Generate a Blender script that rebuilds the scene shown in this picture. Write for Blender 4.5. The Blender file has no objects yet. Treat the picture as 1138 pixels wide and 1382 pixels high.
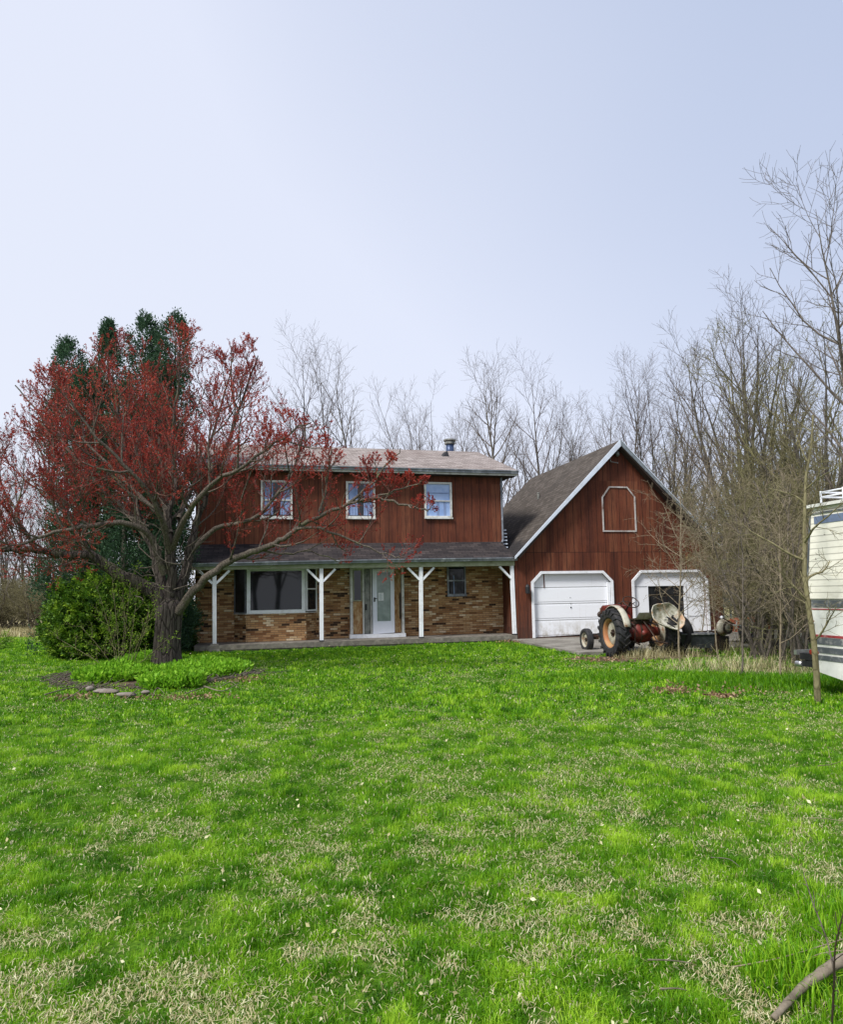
import bpy, math, random
import numpy as np
from mathutils import Vector, Matrix, noise as mnoise
from mathutils.geometry import tessellate_polygon
random.seed(7); RNG = np.random.default_rng(7)
PI = math.pi
sc = bpy.context.scene
COL = sc.collection
# ------------------------------------------------------------------ camera numbers (fitted to the house)
CF, CP, CR, CPY, TH, HX, HY, CH = 924.24, .0853, .0184, 722.0, .2371, 3.5611, 22.511, 1.5071
GZ = -0.05
def ray(px, py):
    a, b = px-569, py-CPY
    cr, sr = math.cos(CR), math.sin(CR)
    x = a*cr-b*sr; y = a*sr+b*cr; z = -y/CF
    cp, sp = math.cos(CP), math.sin(CP)
    return Vector((x/CF, cp-z*sp, sp+z*cp))
def at(px, py, Y):
    r = ray(px, py); return r*(Y/r.y)+Vector((0, 0, CH))
def gnd(px, py, z=GZ):
    r = ray(px, py); t = (z-CH)/r.z; return Vector((r.x*t, r.y*t, z))
def HU(u, v, w=0):
    c, s = math.cos(TH), math.sin(TH)
    return Vector((HX+u*c-v*s, HY+u*s+v*c, w))
def to_house(x, y):
    c, s = math.cos(TH), math.sin(TH); dx, dy = x-HX, y-HY
    return dx*c+dy*s, -dx*s+dy*c

# ------------------------------------------------------------------ materials
class NT:
    def __init__(s, name):
        s.m = bpy.data.materials.new(name); s.m.use_nodes = True
        s.t = s.m.node_tree; s.n = s.t.nodes; s.n.clear()
        s.out = s.n.new('ShaderNodeOutputMaterial')
    def node(s, typ, **kw):
        n = s.n.new(typ)
        for k, v in kw.items(): setattr(n, k, v)
        return n
    def link(s, a, b): s.t.links.new(a, b)
    def setin(s, n, key, v):
        if hasattr(v, 'is_linked') or hasattr(v, 'links'): s.link(v, n.inputs[key])
        else:
            if isinstance(v, (tuple, list)) and len(v) == 3 and n.inputs[key].type == 'RGBA': v = (*v, 1)
            n.inputs[key].default_value = v
    def coord(s, kind='Object', scale=(1, 1, 1)):
        tc = s.node('ShaderNodeTexCoord'); mp = s.node('ShaderNodeMapping')
        s.link(tc.outputs[kind], mp.inputs[0]); mp.inputs['Scale'].default_value = scale
        return mp.outputs[0]
    def noise(s, co, scale, detail=4, rough=.6, col=False):
        n = s.node('ShaderNodeTexNoise'); s.link(co, n.inputs['Vector'])
        n.inputs['Scale'].default_value = scale; n.inputs['Detail'].default_value = detail; n.inputs['Roughness'].default_value = rough
        return n.outputs['Color' if col else 'Fac']
    def math(s, op, a, b=0.0, c=None, clamp=False):
        n = s.node('ShaderNodeMath', operation=op, use_clamp=clamp)
        s.setin(n, 0, a); s.setin(n, 1, b)
        if c is not None: s.setin(n, 2, c)
        return n.outputs[0]
    def rng(s, v, a, b, c=0.0, d=1.0):
        n = s.node('ShaderNodeMapRange', clamp=True)
        s.setin(n, 'Value', v); s.setin(n, 'From Min', a); s.setin(n, 'From Max', b); s.setin(n, 'To Min', c); s.setin(n, 'To Max', d)
        return n.outputs[0]
    def mix(s, f, a, b, mode='MIX'):
        n = s.node('ShaderNodeMix', data_type='RGBA', blend_type=mode)
        s.setin(n, 0, f)
        for i, v in ((6, a), (7, b)):
            if isinstance(v, (tuple, list)): n.inputs[i].default_value = (*v[:3], 1)
            else: s.link(v, n.inputs[i])
        return n.outputs[2]
    def ramp(s, f, stops, interp='LINEAR'):
        n = s.node('ShaderNodeValToRGB'); s.link(f, n.inputs[0]); cr = n.color_ramp; cr.interpolation = interp
        while len(cr.elements) < len(stops): cr.elements.new(.5)
        for e, (p, c) in zip(cr.elements, stops): e.position = p; e.color = (*c, 1)
        return n.outputs[0]
    def bsdf(s, color, rough=.7, metal=0, spec=.3, bump=None, bstr=.3, bdist=.01, ior=None, coat=0):
        b = s.node('ShaderNodeBsdfPrincipled')
        s.setin(b, 'Base Color', color); s.setin(b, 'Roughness', rough); s.setin(b, 'Metallic', metal)
        b.inputs['Specular IOR Level'].default_value = spec
        if ior: b.inputs['IOR'].default_value = ior
        if coat: b.inputs['Coat Weight'].default_value = coat
        if bump is not None:
            bm = s.node('ShaderNodeBump'); bm.inputs['Strength'].default_value = bstr; bm.inputs['Distance'].default_value = bdist
            s.link(bump, bm.inputs['Height']); s.link(bm.outputs[0], b.inputs['Normal'])
        s.link(b.outputs[0], s.out.inputs[0]); return s.m

def mat_plain(name, c1, c2=None, scale=8, rough=.6, metal=0, spec=.35, contrast=(.35, .65), bstr=.15, dirt=None, dscale=3, damt=.6):
    t = NT(name); co = t.coord()
    c2 = c2 or tuple(x*.8 for x in c1)
    n1 = t.noise(co, scale, 5)
    col = t.mix(t.rng(n1, *contrast), c1, c2)
    if dirt:
        n2 = t.noise(co, dscale, 6, .7)
        col = t.mix(t.rng(n2, .52, .68, 0, damt), col, dirt)
    return t.bsdf(col, rough, metal, spec, n1, bstr, .005)

def mat_siding():
    t = NT('red_brown_siding'); uv = t.coord('UV')
    sx = t.node('ShaderNodeSeparateXYZ'); t.link(uv, sx.inputs[0]); U, V = sx.outputs[0], sx.outputs[1]
    k = t.math('DIVIDE', U, .29); fr = t.math('FRACT', k); fl = t.math('FLOOR', k)
    wn = t.node('ShaderNodeTexWhiteNoise', noise_dimensions='2D')
    row = t.math('FLOOR', t.math('DIVIDE', t.math('SUBTRACT', V, 2.79), 2.44))
    cb = t.node('ShaderNodeCombineXYZ'); t.link(fl, cb.inputs[0]); t.link(row, cb.inputs[1]); t.link(cb.outputs[0], wn.inputs[0])
    st = t.coord('UV', (9, .55, 1)); grain = t.noise(st, 3.0, 8, .72)
    fine = t.noise(t.coord('UV', (60, 3, 1)), 1.5, 4, .7)
    blot = t.noise(uv, .9, 5, .6)
    base = t.ramp(wn.outputs[0], [(0, (.095, .028, .015)), (.35, (.140, .040, .019)), (.7, (.175, .052, .025)), (1, (.215, .075, .037))])
    col = t.mix(t.rng(grain, .36, .66, 0, .85), base, (.045, .016, .012))
    col = t.mix(t.rng(blot, .50, .75, 0, .6), col, (.16, .055, .03))
    col = t.mix(t.rng(fine, .58, .75, 0, .35), col, (.20, .09, .055))
    # splash-back weathering near the ground
    low = t.math('MULTIPLY', t.rng(V, 1.3, .1), t.rng(grain, .35, .65, .15, 1))
    col = t.mix(t.math('MULTIPLY', low, .75), col, (.06, .042, .035))
    g = t.math('LESS_THAN', t.math('ABSOLUTE', t.math('SUBTRACT', fr, .5)), .028)
    col = t.mix(t.math('MULTIPLY', g, .88), col, (.012, .006, .005))
    seam = t.math('LESS_THAN', t.math('ABSOLUTE', t.math('SUBTRACT', V, 2.79)), .012)
    col = t.mix(t.math('MULTIPLY', seam, .6), col, (.02, .01, .008))
    h = t.math('SUBTRACT', t.math('MULTIPLY', grain, .3), g)
    return t.bsdf(col, .72, 0, .2, h, .5, .012)

def mat_brick():
    t = NT('multi_tan_brick'); uv = t.coord('UV')
    b = t.node('ShaderNodeTexBrick'); wob = t.noise(uv, 5, 2, .5, True)
    add = t.node('ShaderNodeMixRGB', blend_type='ADD'); add.inputs[0].default_value = .008; t.link(uv, add.inputs[1]); t.link(wob, add.inputs[2])
    t.link(add.outputs[0], b.inputs['Vector'])
    for k, v in (('Scale', 1), ('Brick Width', .235), ('Row Height', .066), ('Mortar Size', .006), ('Mortar Smooth', .2), ('Bias', 0)): b.inputs[k].default_value = v
    b.inputs['Color1'].default_value = (0, 0, 0, 1); b.inputs['Color2'].default_value = (1, 1, 1, 1); b.inputs['Mortar'].default_value = (.5, .5, .5, 1)
    b.offset = .43; b.squash = 1.0
    bw = t.node('ShaderNodeRGBToBW'); t.link(b.outputs['Color'], bw.inputs[0])
    col = t.ramp(bw.outputs[0], [(0, (.012, .009, .008)), (.055, (.02, .013, .01)), (.06, (.20, .09, .036)), (.16, (.32, .16, .07)), (.33, (.47, .27, .125)), (.5, (.40, .225, .10)), (.65, (.53, .33, .165)), (.78, (.60, .41, .22)), (.86, (.62, .45, .26)), (.92, (.76, .62, .42)), (1, (.82, .70, .52))], 'CONSTANT')
    n = t.noise(uv, 22, 4, .7); col = t.mix(t.rng(n, .3, .75, 0, .5), col, (.13, .075, .04))
    big = t.noise(uv, 1.3, 3); col = t.mix(t.rng(big, .5, .75, 0, .35), col, (.18, .09, .04))
    col = t.mix(t.math('MULTIPLY', b.outputs['Fac'], .8), col, (.10, .075, .055))
    h = t.math('ADD', t.math('MULTIPLY', t.math('SUBTRACT', 1.0, b.outputs['Fac']), 1.0), t.math('MULTIPLY', n, .3))
    return t.bsdf(col, .85, 0, .2, h, .7, .012)

def mat_shingle(name, cols, stain, stain_rng=(.5, .72), row=.14, patch=None, upper=None):
    t = NT(name); uv = t.coord('UV')
    b = t.node('ShaderNodeTexBrick'); t.link(uv, b.inputs['Vector'])
    for k, v in (('Scale', 1), ('Brick Width', .30), ('Row Height', row), ('Mortar Size', .008), ('Mortar Smooth', .1)): b.inputs[k].default_value = v
    b.inputs['Color1'].default_value = (0, 0, 0, 1); b.inputs['Color2'].default_value = (1, 1, 1, 1)
    bw = t.node('ShaderNodeRGBToBW'); t.link(b.outputs['Color'], bw.inputs[0])
    col = t.ramp(bw.outputs[0], [(0, cols[0]), (.5, cols[1]), (1, cols[2])])
    g = t.noise(uv, 60, 3, .8); col = t.mix(t.rng(g, .35, .7, 0, .4), col, tuple(c*.6 for c in cols[1]))
    n = t.noise(t.coord('UV', (1, .35, 1)), .8, 6, .62)
    col = t.mix(t.rng(n, *stain_rng, 0, .75), col, stain)
    if patch:
        sx = t.node('ShaderNodeSeparateXYZ'); t.link(t.coord(), sx.inputs[0])
        hh = t.math('ADD', sx.outputs[2], t.math('MULTIPLY', t.noise(uv, 1.2, 4), 1.1))
        hh = t.math('SUBTRACT', hh, t.math('MULTIPLY', sx.outputs[1], .16))
        col = t.mix(t.rng(hh, 4.35, 4.15, 0, .85), col, patch)
    col = t.mix(t.math('MULTIPLY', b.outputs['Fac'], .75), col, tuple(c*.25 for c in cols[0]))
    sy = t.node('ShaderNodeSeparateXYZ'); t.link(uv, sy.inputs[0])
    saw = t.math('FRACT', t.math('DIVIDE', sy.outputs[1], row))
    h = t.math('ADD', t.math('MULTIPLY', t.math('SUBTRACT', 1.0, saw), 1.0), t.math('MULTIPLY', g, .4))
    return t.bsdf(col, .92, 0, .15, h, .7, .018)

def mat_bark(name, c1, c2, c3, sc_=14, moss=None, stretch=.22, dist=.02):
    t = NT(name); co = t.coord('Object', (1, 1, stretch)); v = t.node('ShaderNodeTexVoronoi', feature='DISTANCE_TO_EDGE'); t.link(co, v.inputs['Vector']); v.inputs['Scale'].default_value = sc_
    n = t.noise(co, sc_*1.7, 6, .7); nb = t.noise(t.coord(), 1.6, 4)
    col = t.mix(t.rng(n, .35, .65), c1, c2)
    col = t.mix(t.rng(v.outputs[0], .0, .09, .8, 0), col, c3)
    if moss: col = t.mix(t.rng(nb, .56, .68, 0, .55), col, moss)
    h = t.math('ADD', t.math('MULTIPLY', t.rng(v.outputs[0], 0, .12), .8), n)
    return t.bsdf(col, .9, 0, .1, h, .9, dist)

def mat_leaf(name, c0, c1, c2, trans=.3, rough=.6):
    t = NT(name); a = t.node('ShaderNodeAttribute', attribute_name='tint')
    col = t.ramp(a.outputs['Fac'], [(0, c0), (.5, c1), (1, c2)])
    p = t.node('ShaderNodeBsdfPrincipled'); t.link(col, p.inputs['Base Color']); p.inputs['Roughness'].default_value = rough; p.inputs['Specular IOR Level'].default_value = .25
    tr = t.node('ShaderNodeBsdfTranslucent'); t.link(col, tr.inputs[0])
    m = t.node('ShaderNodeMixShader'); m.inputs[0].default_value = trans
    t.link(p.outputs[0], m.inputs[1]); t.link(tr.outputs[0], m.inputs[2]); t.link(m.outputs[0], t.out.inputs[0]); return t.m

def mat_white_door():
    t = NT('white_door_paint'); co = t.coord('UV'); sx = t.node('ShaderNodeSeparateXYZ'); t.link(co, sx.inputs[0])
    n = t.noise(t.coord('UV', (1, .6, 1)), 3.2, 6, .7); f = t.noise(co, 40, 3)
    low = t.rng(sx.outputs[1], .62, .05)
    dm = t.math('MULTIPLY', t.rng(n, .44, .60), low)
    col = t.mix(t.rng(f, .3, .8, 0, .12), (.84, .86, .90), (.68, .69, .71))
    col = t.mix(t.math('MULTIPLY', dm, .75), col, (.33, .29, .2))
    drip = t.noise(t.coord('UV', (14, .5, 1)), 1.3, 5, .7)
    col = t.mix(t.rng(drip, .60, .74, 0, .4), col, (.42, .40, .34))
    return t.bsdf(col, .45, 0, .4, f, .05, .004)

def mat_plywood():
    t = NT('weathered_plywood'); n = t.noise(t.coord('UV', (3, .8, 1)), 4, 7, .7); n2 = t.noise(t.coord('UV'), 7, 5, .65)
    col = t.ramp(n, [(.25, (.12, .05, .02)), (.45, (.35, .19, .08)), (.6, (.50, .36, .20)), (.8, (.62, .52, .36))])
    col = t.mix(t.rng(n2, .5, .7, 0, .8), col, (.22, .085, .03)); return t.bsdf(col, .8, 0, .2, n, .2, .005)

def mat_glass(name, col, rough=.05, ior=1.6, scale=None, col2=None):
    t = NT(name)
    if col2:
        n = t.noise(t.coord('Object'), scale, 3); col = t.mix(t.rng(n, .4, .6), col, col2)
    return t.bsdf(col, rough, 0, .5, ior=ior)

def mat_rv():
    t = NT('cream_lap_siding'); sx = t.node('ShaderNodeSeparateXYZ'); t.link(t.coord(), sx.inputs[0])
    fr = t.math('FRACT', t.math('DIVIDE', sx.outputs[2], .092)); n = t.noise(t.coord('Object', (1, 1, 3)), 5, 6, .7)
    col = t.mix(t.rng(n, .5, .72, 0, .5), (.74, .72, .62), (.50, .47, .37))
    sp = t.noise(t.coord(), 11, 3, .5); col = t.mix(t.rng(sp, .70, .73, 0, .8), col, (.07, .05, .04))
    ln = t.rng(fr, .80, .93); col = t.mix(t.math('MULTIPLY', ln, .62), col, (.16, .15, .12))
    h = t.math('SUBTRACT', 1.0, fr); return t.bsdf(col, .45, 0, .4, h, .6, .012)

def mat_ground():
    t = NT('turf_soil'); co = t.coord('Object')
    n1 = t.noise(co, .55, 6, .6); n2 = t.noise(co, 6, 5, .7); n3 = t.noise(co, 38, 4, .75); n4 = t.noise(co, .12, 4)
    g = t.ramp(n3, [(.3, (.022, .060, .004)), (.5, (.060, .135, .007)), (.72, (.14, .24, .02))])
    straw = t.ramp(n3, [(.3, (.09, .08, .03)), (.5, (.26, .22, .12)), (.7, (.46, .40, .25))])
    # dry thatch patches; denser near the viewer's end of the yard
    sx = t.node('ShaderNodeSeparateXYZ'); t.link(co, sx.inputs[0])
    near = t.rng(sx.outputs[1], 3, 13, 0.0, -.10)
    m = t.math('ADD', t.math('ADD', t.math('MULTIPLY', n1, .45), t.math('MULTIPLY', n2, .55)), near)
    col = t.mix(t.rng(m, .55, .68, 0, .55), g, straw)
    # rough field beyond the mown lawn
    fx = t.math('ADD', sx.outputs[1], t.math('MULTIPLY', n4, 5.0))
    fld = t.rng(fx, 29.5, 30.3)
    fcol = t.ramp(n1, [(.3, (.26, .21, .11)), (.5, (.34, .28, .16)), (.65, (.12, .16, .04))])
    col = t.mix(fld, col, fcol)
    return t.bsdf(col, .95, 0, .1, n3, .6, .03)

def mat_concrete():
    t = NT('stained_concrete'); co = t.coord(); n = t.noise(co, 1.4, 6, .65); f = t.noise(co, 30, 4, .7)
    col = t.mix(t.rng(n, .4, .65), (.25, .235, .205), (.12, .108, .092)); col = t.mix(t.rng(f, .5, .75, 0, .5), col, (.08, .07, .055))
    return t.bsdf(col, .9, 0, .2, f, .4, .006)

M = {}
M['siding'] = mat_siding(); M['brick'] = mat_brick()
M['shingle_tan'] = mat_shingle('tan_shingles', [(.19, .16, .145), (.28, .24, .222), (.37, .325, .305)], (.17, .13, .115), (.5, .8))
M['shingle_dark'] = mat_shingle('charcoal_shingles', [(.025, .022, .024), (.045, .038, .038), (.075, .062, .06)], (.02, .018, .02))
M['shingle_garage'] = mat_shingle('weathered_brown_shingles', [(.060, .050, .042), (.085, .072, .062), (.115, .098, .085)], (.045, .04, .036), (.5, .8), patch=(.022, .021, .023))
M['white'] = mat_plain('white_trim_paint', (.82, .84, .88), (.74, .76, .79), 5, .5, dirt=(.38, .36, .31), dscale=4, damt=.35)
M['white_old'] = mat_plain('flaking_white_paint', (.66, .66, .64), (.5, .5, .47), 7, .6, dirt=(.20, .17, .13), dscale=6, damt=.7)
M['hatch_paint'] = mat_plain('worn_hatch_paint', (.50, .48, .46), (.36, .32, .30), 6, .7, dirt=(.13, .06, .04), dscale=5, damt=.9)
M['beam'] = mat_plain('mossy_cream_beam', (.36, .38, .27), (.27, .29, .19), 4, .7, dirt=(.14, .14, .09), dscale=5, damt=.6)
M['gutter'] = mat_plain('dull_metal_gutter', (.20, .22, .25), (.13, .14, .16), 5, .5, .2, dirt=(.55, .57, .6), dscale=2.2, damt=.7)
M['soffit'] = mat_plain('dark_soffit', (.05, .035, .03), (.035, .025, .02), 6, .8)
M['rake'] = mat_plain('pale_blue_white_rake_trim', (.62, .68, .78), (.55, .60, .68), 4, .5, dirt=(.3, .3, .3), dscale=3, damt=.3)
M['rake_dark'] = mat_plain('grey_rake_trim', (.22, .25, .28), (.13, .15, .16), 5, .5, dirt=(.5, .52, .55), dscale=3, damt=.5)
M['door'] = mat_white_door(); M['ply'] = mat_plywood()
M['storm'] = mat_plain('white_storm_door', (.72, .75, .84), (.66, .69, .78), 3, .35)
M['concrete'] = mat_concrete()
M['deck'] = mat_plain('grey_porch_boards', (.20, .18, .15), (.11, .10, .085), 7, .85, dirt=(.34, .31, .27), dscale=5, damt=.6)
M['glass_dark'] = mat_glass('dark_window_glass', (.012, .014, .018), .03, 1.5)
M['glass_blue'] = mat_glass('curtained_window_glass', (.22, .34, .62), .12, 1.6, 2.5, (.30, .42, .68))
M['glass_green'] = mat_glass('frosted_door_glass', (.16, .21, .20), .15, 1.6, 3, (.24, .30, .28))
M['curtain'] = mat_plain('pale_blue_curtain', (.24, .32, .52), (.17, .23, .40), 6, .8)
M['black'] = mat_plain('black_metal', (.012, .012, .014), (.02, .02, .022), 10, .5)
M['void'] = mat_plain('dark_interior_sheet', (.010, .010, .011), (.03, .03, .032), 3, .35)
M['paper'] = mat_plain('white_paper', (.75, .78, .80), (.68, .7, .72), 4, .7)
M['ink'] = mat_plain('grey_print', (.25, .35, .36), None, 20, .7)
M['blue_metal'] = mat_plain('blue_flue_metal', (.055, .085, .17), (.035, .055, .11), 5, .4, .3)
M['cap'] = mat_plain('grey_flue_cap', (.10, .105, .10), (.3, .3, .27), 5, .5, .3)
M['tyre'] = mat_plain('old_tyre_rubber', (.014, .014, .016), (.028, .028, .03), 9, .75, dirt=(.10, .085, .06), dscale=4, damt=.35)
M['tractor_red'] = mat_plain('faded_tractor_red', (.16, .018, .012), (.09, .02, .014), 5, .5, dirt=(.055, .03, .02), dscale=4, damt=.8)
M['tractor_cream'] = mat_plain('rusty_cream_paint', (.44, .42, .34), (.27, .25, .19), 6, .55, dirt=(.20, .08, .03), dscale=4.5, damt=1.0)
M['rim_orange'] = mat_plain('rust_orange_rim', (.38, .27, .13), (.33, .13, .05), 3, .6, dirt=(.30, .09, .03), dscale=2.6, damt=.8)
M['greasy'] = mat_plain('greasy_iron', (.018, .015, .013), (.05, .03, .02), 8, .55, .2, dirt=(.10, .04, .02), dscale=5, damt=.5)
M['mossy_cream'] = mat_plain('lichen_cream_paint', (.62, .60, .52), (.22, .21, .14), 9, .6, dirt=(.55, .24, .08), dscale=2.0, damt=.9)
M['orange'] = mat_plain('rust_orange_paint', (.33, .07, .025), (.18, .04, .02), 6, .6, dirt=(.08, .03, .02), dscale=5, damt=.6)
M['grey_metal'] = mat_plain('galvanised_sheet', (.42, .45, .46), (.33, .36, .37), 4, .5, .3, dirt=(.2, .19, .17), dscale=5, damt=.4)
M['black_plastic'] = mat_plain('black_plastic_tub', (.018, .020, .024), (.035, .04, .045), 6, .35)
M['rv'] = mat_rv()
M['rv_white'] = mat_plain('rv_white_panel', (.74, .74, .70), (.6, .6, .55), 4, .4, dirt=(.3, .28, .22), dscale=5, damt=.35)
M['rv_stripe'] = mat_plain('rv_slate_stripe', (.07, .08, .09), (.13, .14, .15), 7, .5, dirt=(.38, .37, .34), dscale=7, damt=.8)
M['rv_blue'] = mat_plain('rv_faded_blue_stripe', (.17, .22, .33), (.12, .15, .23), 6, .4)
M['rv_red'] = mat_plain('rv_red_pinstripe', (.36, .04, .05), (.22, .04, .04), 6, .5, dirt=(.5, .45, .42), dscale=8, damt=.7)
M['red_lens'] = mat_plain('red_lens', (.35, .03, .02), (.2, .02, .015), 6, .2)
M['chrome'] = mat_plain('worn_bumper_chrome', (.6, .6, .62), (.4, .4, .4), 6, .3, .8)
M['bark_maple'] = mat_bark('maple_bark', (.060, .050, .044), (.12, .10, .085), (.014, .011, .010), 13, (.11, .12, .05), .16, .035)
M['twig_maple'] = mat_bark('maple_limb_bark', (.085, .070, .058), (.17, .145, .115), (.04, .03, .025), 18, (.15, .16, .07), .5, .008)
M['bark_grey'] = mat_bark('grey_bark', (.085, .075, .062), (.15, .135, .11), (.04, .033, .027), 12, (.13, .12, .06), .2, .02)
M['twig_grey'] = mat_bark('grey_twigs', (.095, .08, .066), (.165, .14, .118), (.055, .045, .036), 10, None, .5, .004)
M['twig_far'] = mat_bark('mauve_grey_twigs', (.115, .098, .094), (.18, .155, .148), (.07, .06, .057), 10, None, .5, .004)
M['twig_olive'] = mat_bark('olive_twigs', (.135, .12, .065), (.23, .205, .115), (.075, .065, .035), 10, (.20, .20, .08), .5, .004)
M['twig_red'] = mat_bark('reddish_maple_twigs', (.12, .055, .045), (.18, .09, .07), (.07, .035, .03), 10, None, .5, .003)
M['twig_tan'] = mat_bark('pale_tan_twigs', (.19, .155, .105), (.29, .24, .17), (.11, .085, .055), 10, None, .5, .004)
M['bud_red'] = mat_leaf('red_buds', (.14, .014, .014), (.32, .036, .029), (.56, .11, .06), .38)
M['bud_olive'] = mat_leaf('olive_buds', (.10, .09, .04), (.17, .16, .06), (.26, .25, .09), .3)
M['arbor'] = mat_leaf('cedar_foliage', (.022, .050, .028), (.048, .10, .052), (.10, .18, .085), .3)
M['yew'] = mat_leaf('fresh_evergreen_leaves', (.016, .045, .006), (.075, .17, .012), (.28, .42, .03), .3)
M['herb'] = mat_leaf('bright_ground_leaves', (.10, .26, .015), (.20, .44, .02), (.36, .60, .05), .4)
M['grass'] = mat_leaf('grass_blades', (.034, .130, .002), (.120, .320, .003), (.38, .60, .035), .4, .5)
M['straw'] = mat_leaf('dry_grass', (.17, .14, .06), (.46, .41, .21), (.76, .72, .48), .25)
M['litter'] = mat_leaf('rust_leaf_litter', (.09, .055, .035), (.24, .14, .08), (.42, .30, .19), .2)
M['stone'] = mat_plain('pale_field_stone', (.24, .21, .185), (.14, .115, .10), 9, .85, dirt=(.14, .12, .08), dscale=6, damt=.6)
M['dead_wood'] = mat_bark('bleached_dead_wood', (.15, .12, .09), (.28, .235, .18), (.07, .055, .04), 45, (.16, .155, .09), 1.0, .004)
M['dead_wood'] = mat_plain('grey_dead_wood', (.21, .175, .13), (.11, .09, .065), 26, .9, dirt=(.05, .042, .03), dscale=14, damt=.8, bstr=.6)
M['ground'] = mat_ground()
M['dirt'] = mat_plain('bare_dirt', (.10, .065, .04), (.06, .04, .025), 10, .95, dirt=(.22, .17, .1), dscale=9, damt=.6, bstr=.5)

# ------------------------------------------------------------------ mesh building
class MB:
    def __init__(s): s.v = []; s.f = []
    def add(s, vs, fs):
        o = len(s.v); s.v.extend(tuple(p) for p in vs); s.f.extend(tuple(i+o for i in f) for f in fs); return s
    def box(s, x0, x1, y0, y1, z0, z1, rot=None, piv=None):
        vs = [Vector((x, y, z)) for z in (z0, z1) for y in (y0, y1) for x in (x0, x1)]
        if rot is not None: vs = [rot @ (p-piv)+piv if piv is not None else rot @ p for p in vs]
        return s.add(vs, [(0, 2, 3, 1), (4, 5, 7, 6), (0, 1, 5, 4), (2, 6, 7, 3), (0, 4, 6, 2), (1, 3, 7, 5)])
    def prism(s, pts, v0, v1):       # pts = (x,z) outline, clockwise or not; extruded along y
        n = len(pts); a = sum(pts[i][0]*pts[(i+1) % n][1]-pts[(i+1) % n][0]*pts[i][1] for i in range(n))
        if a < 0: pts = pts[::-1]
        vs = [(p[0], v0, p[1]) for p in pts]+[(p[0], v1, p[1]) for p in pts]
        return s.add(vs, [tuple(range(n)), tuple(range(2*n-1, n-1, -1))]+[(i, i+n, (i+1) % n+n, (i+1) % n) for i in range(n)])
    def holed(s, outline, holes, v0, v1):
        loops = [outline]+holes; P = [Vector((a, b, 0)) for l in loops for a, b in l]
        tr = tessellate_polygon([[Vector((a, b, 0)) for a, b in l] for l in loops])
        n = len(P); vs = [(p.x, v0, p.y) for p in P]+[(p.x, v1, p.y) for p in P]; fs = []
        for t in tr:
            a, b, c = (P[i] for i in t); ar = (b-a).cross(c-a).z
            t = t if ar > 0 else t[::-1]
            fs.append(tuple(t)); fs.append(tuple(i+n for i in t[::-1]))
        o = 0
        for k, l in enumerate(loops):
            m = len(l); ar = sum(l[i][0]*l[(i+1) % m][1]-l[(i+1) % m][0]*l[i][1] for i in range(m))
            for i in range(m):
                q = (o+i, o+i+n, o+(i+1) % m+n, o+(i+1) % m)
                if (ar > 0) == (k > 0): q = q[::-1]
                fs.append(q)
            o += m
        return s.add(vs, fs)
    def band(s, pts, wd, v0, v1, closed=False):      # mitred strip; pts in (x,z), strip lies to the left of travel
        n = len(pts); P = [Vector(p) for p in pts]; inn = []
        for i in range(n):
            a = P[i-1] if (i or closed) else None; b = P[(i+1) % n] if (i < n-1 or closed) else None
            ds = []
            if a is not None: ds.append((P[i]-a).normalized())
            if b is not None: ds.append((b-P[i]).normalized())
            ns = [Vector((-d.y, d.x)) for d in ds]
            m = sum(ns, Vector((0, 0))).normalized(); k = wd/max(.3, m.dot(ns[0])); inn.append(P[i]+m*k)
        vs = []
        for i in range(n):
            vs += [(P[i].x, v0, P[i].y), (inn[i].x, v0, inn[i].y), (inn[i].x, v1, inn[i].y), (P[i].x, v1, P[i].y)]
        fs = []
        for i in range(n if closed else n-1):
            a, b = 4*i, 4*((i+1) % n)
            for k in range(4): fs.append((a+k, a+(k+1) % 4, b+(k+1) % 4, b+k))
        if not closed: fs += [(0, 3, 2, 1), (4*n-4, 4*n-3, 4*n-2, 4*n-1)]
        return s.add(vs, fs)
    def tube(s, pts, rad, n=6, cap=False):
        pts = [Vector(p) for p in pts]; o = len(s.v); up = None
        for i, p in enumerate(pts):
            d = (pts[min(i+1, len(pts)-1)]-pts[max(i-1, 0)])
            if d.length < 1e-9: d = Vector((0, 0, 1))
            d.normalize()
            if up is None: up = d.orthogonal().normalized()
            a = (up-d*up.dot(d)); a = a.normalized() if a.length > 1e-6 else d.orthogonal().normalized(); b = d.cross(a); up = a
            r = rad[i] if hasattr(rad, '__len__') else rad
            for k in range(n):
                t = 2*PI*k/n; q = p+(a*math.cos(t)+b*math.sin(t))*r; s.v.append((q.x, q.y, q.z))
        for i in range(len(pts)-1):
            for k in range(n):
                k2 = (k+1) % n; s.f.append((o+i*n+k, o+i*n+k2, o+(i+1)*n+k2, o+(i+1)*n+k))
        if cap:
            s.f.append(tuple(o+k for k in range(n))[::-1]); e = o+(len(pts)-1)*n; s.f.append(tuple(e+k for k in range(n)))
        return s
    def lathe(s, prof, n=24, axis='Z', c=(0, 0, 0), closed=False):    # prof = (radius, height)
        o = len(s.v); m = len(prof)
        for r, h in prof:
            for k in range(n):
                t = 2*PI*k/n; x, y, z = r*math.cos(t), r*math.sin(t), h
                if axis == 'X': x, y, z = z, x, y
                elif axis == 'Y': x, y, z = x, z, y
                s.v.append((x+c[0], y+c[1], z+c[2]))
        for i in range(m if closed else m-1):
            for k in range(n):
                k2 = (k+1) % n; j = (i+1) % m; s.f.append((o+i*n+k, o+i*n+k2, o+j*n+k2, o+j*n+k))
        if not closed:
            if prof[0][0] > 1e-4: s.f.append(tuple(o+k for k in range(n))[::-1])
            if prof[-1][0] > 1e-4: s.f.append(tuple(o+(m-1)*n+k for k in range(n)))
        return s
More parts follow.
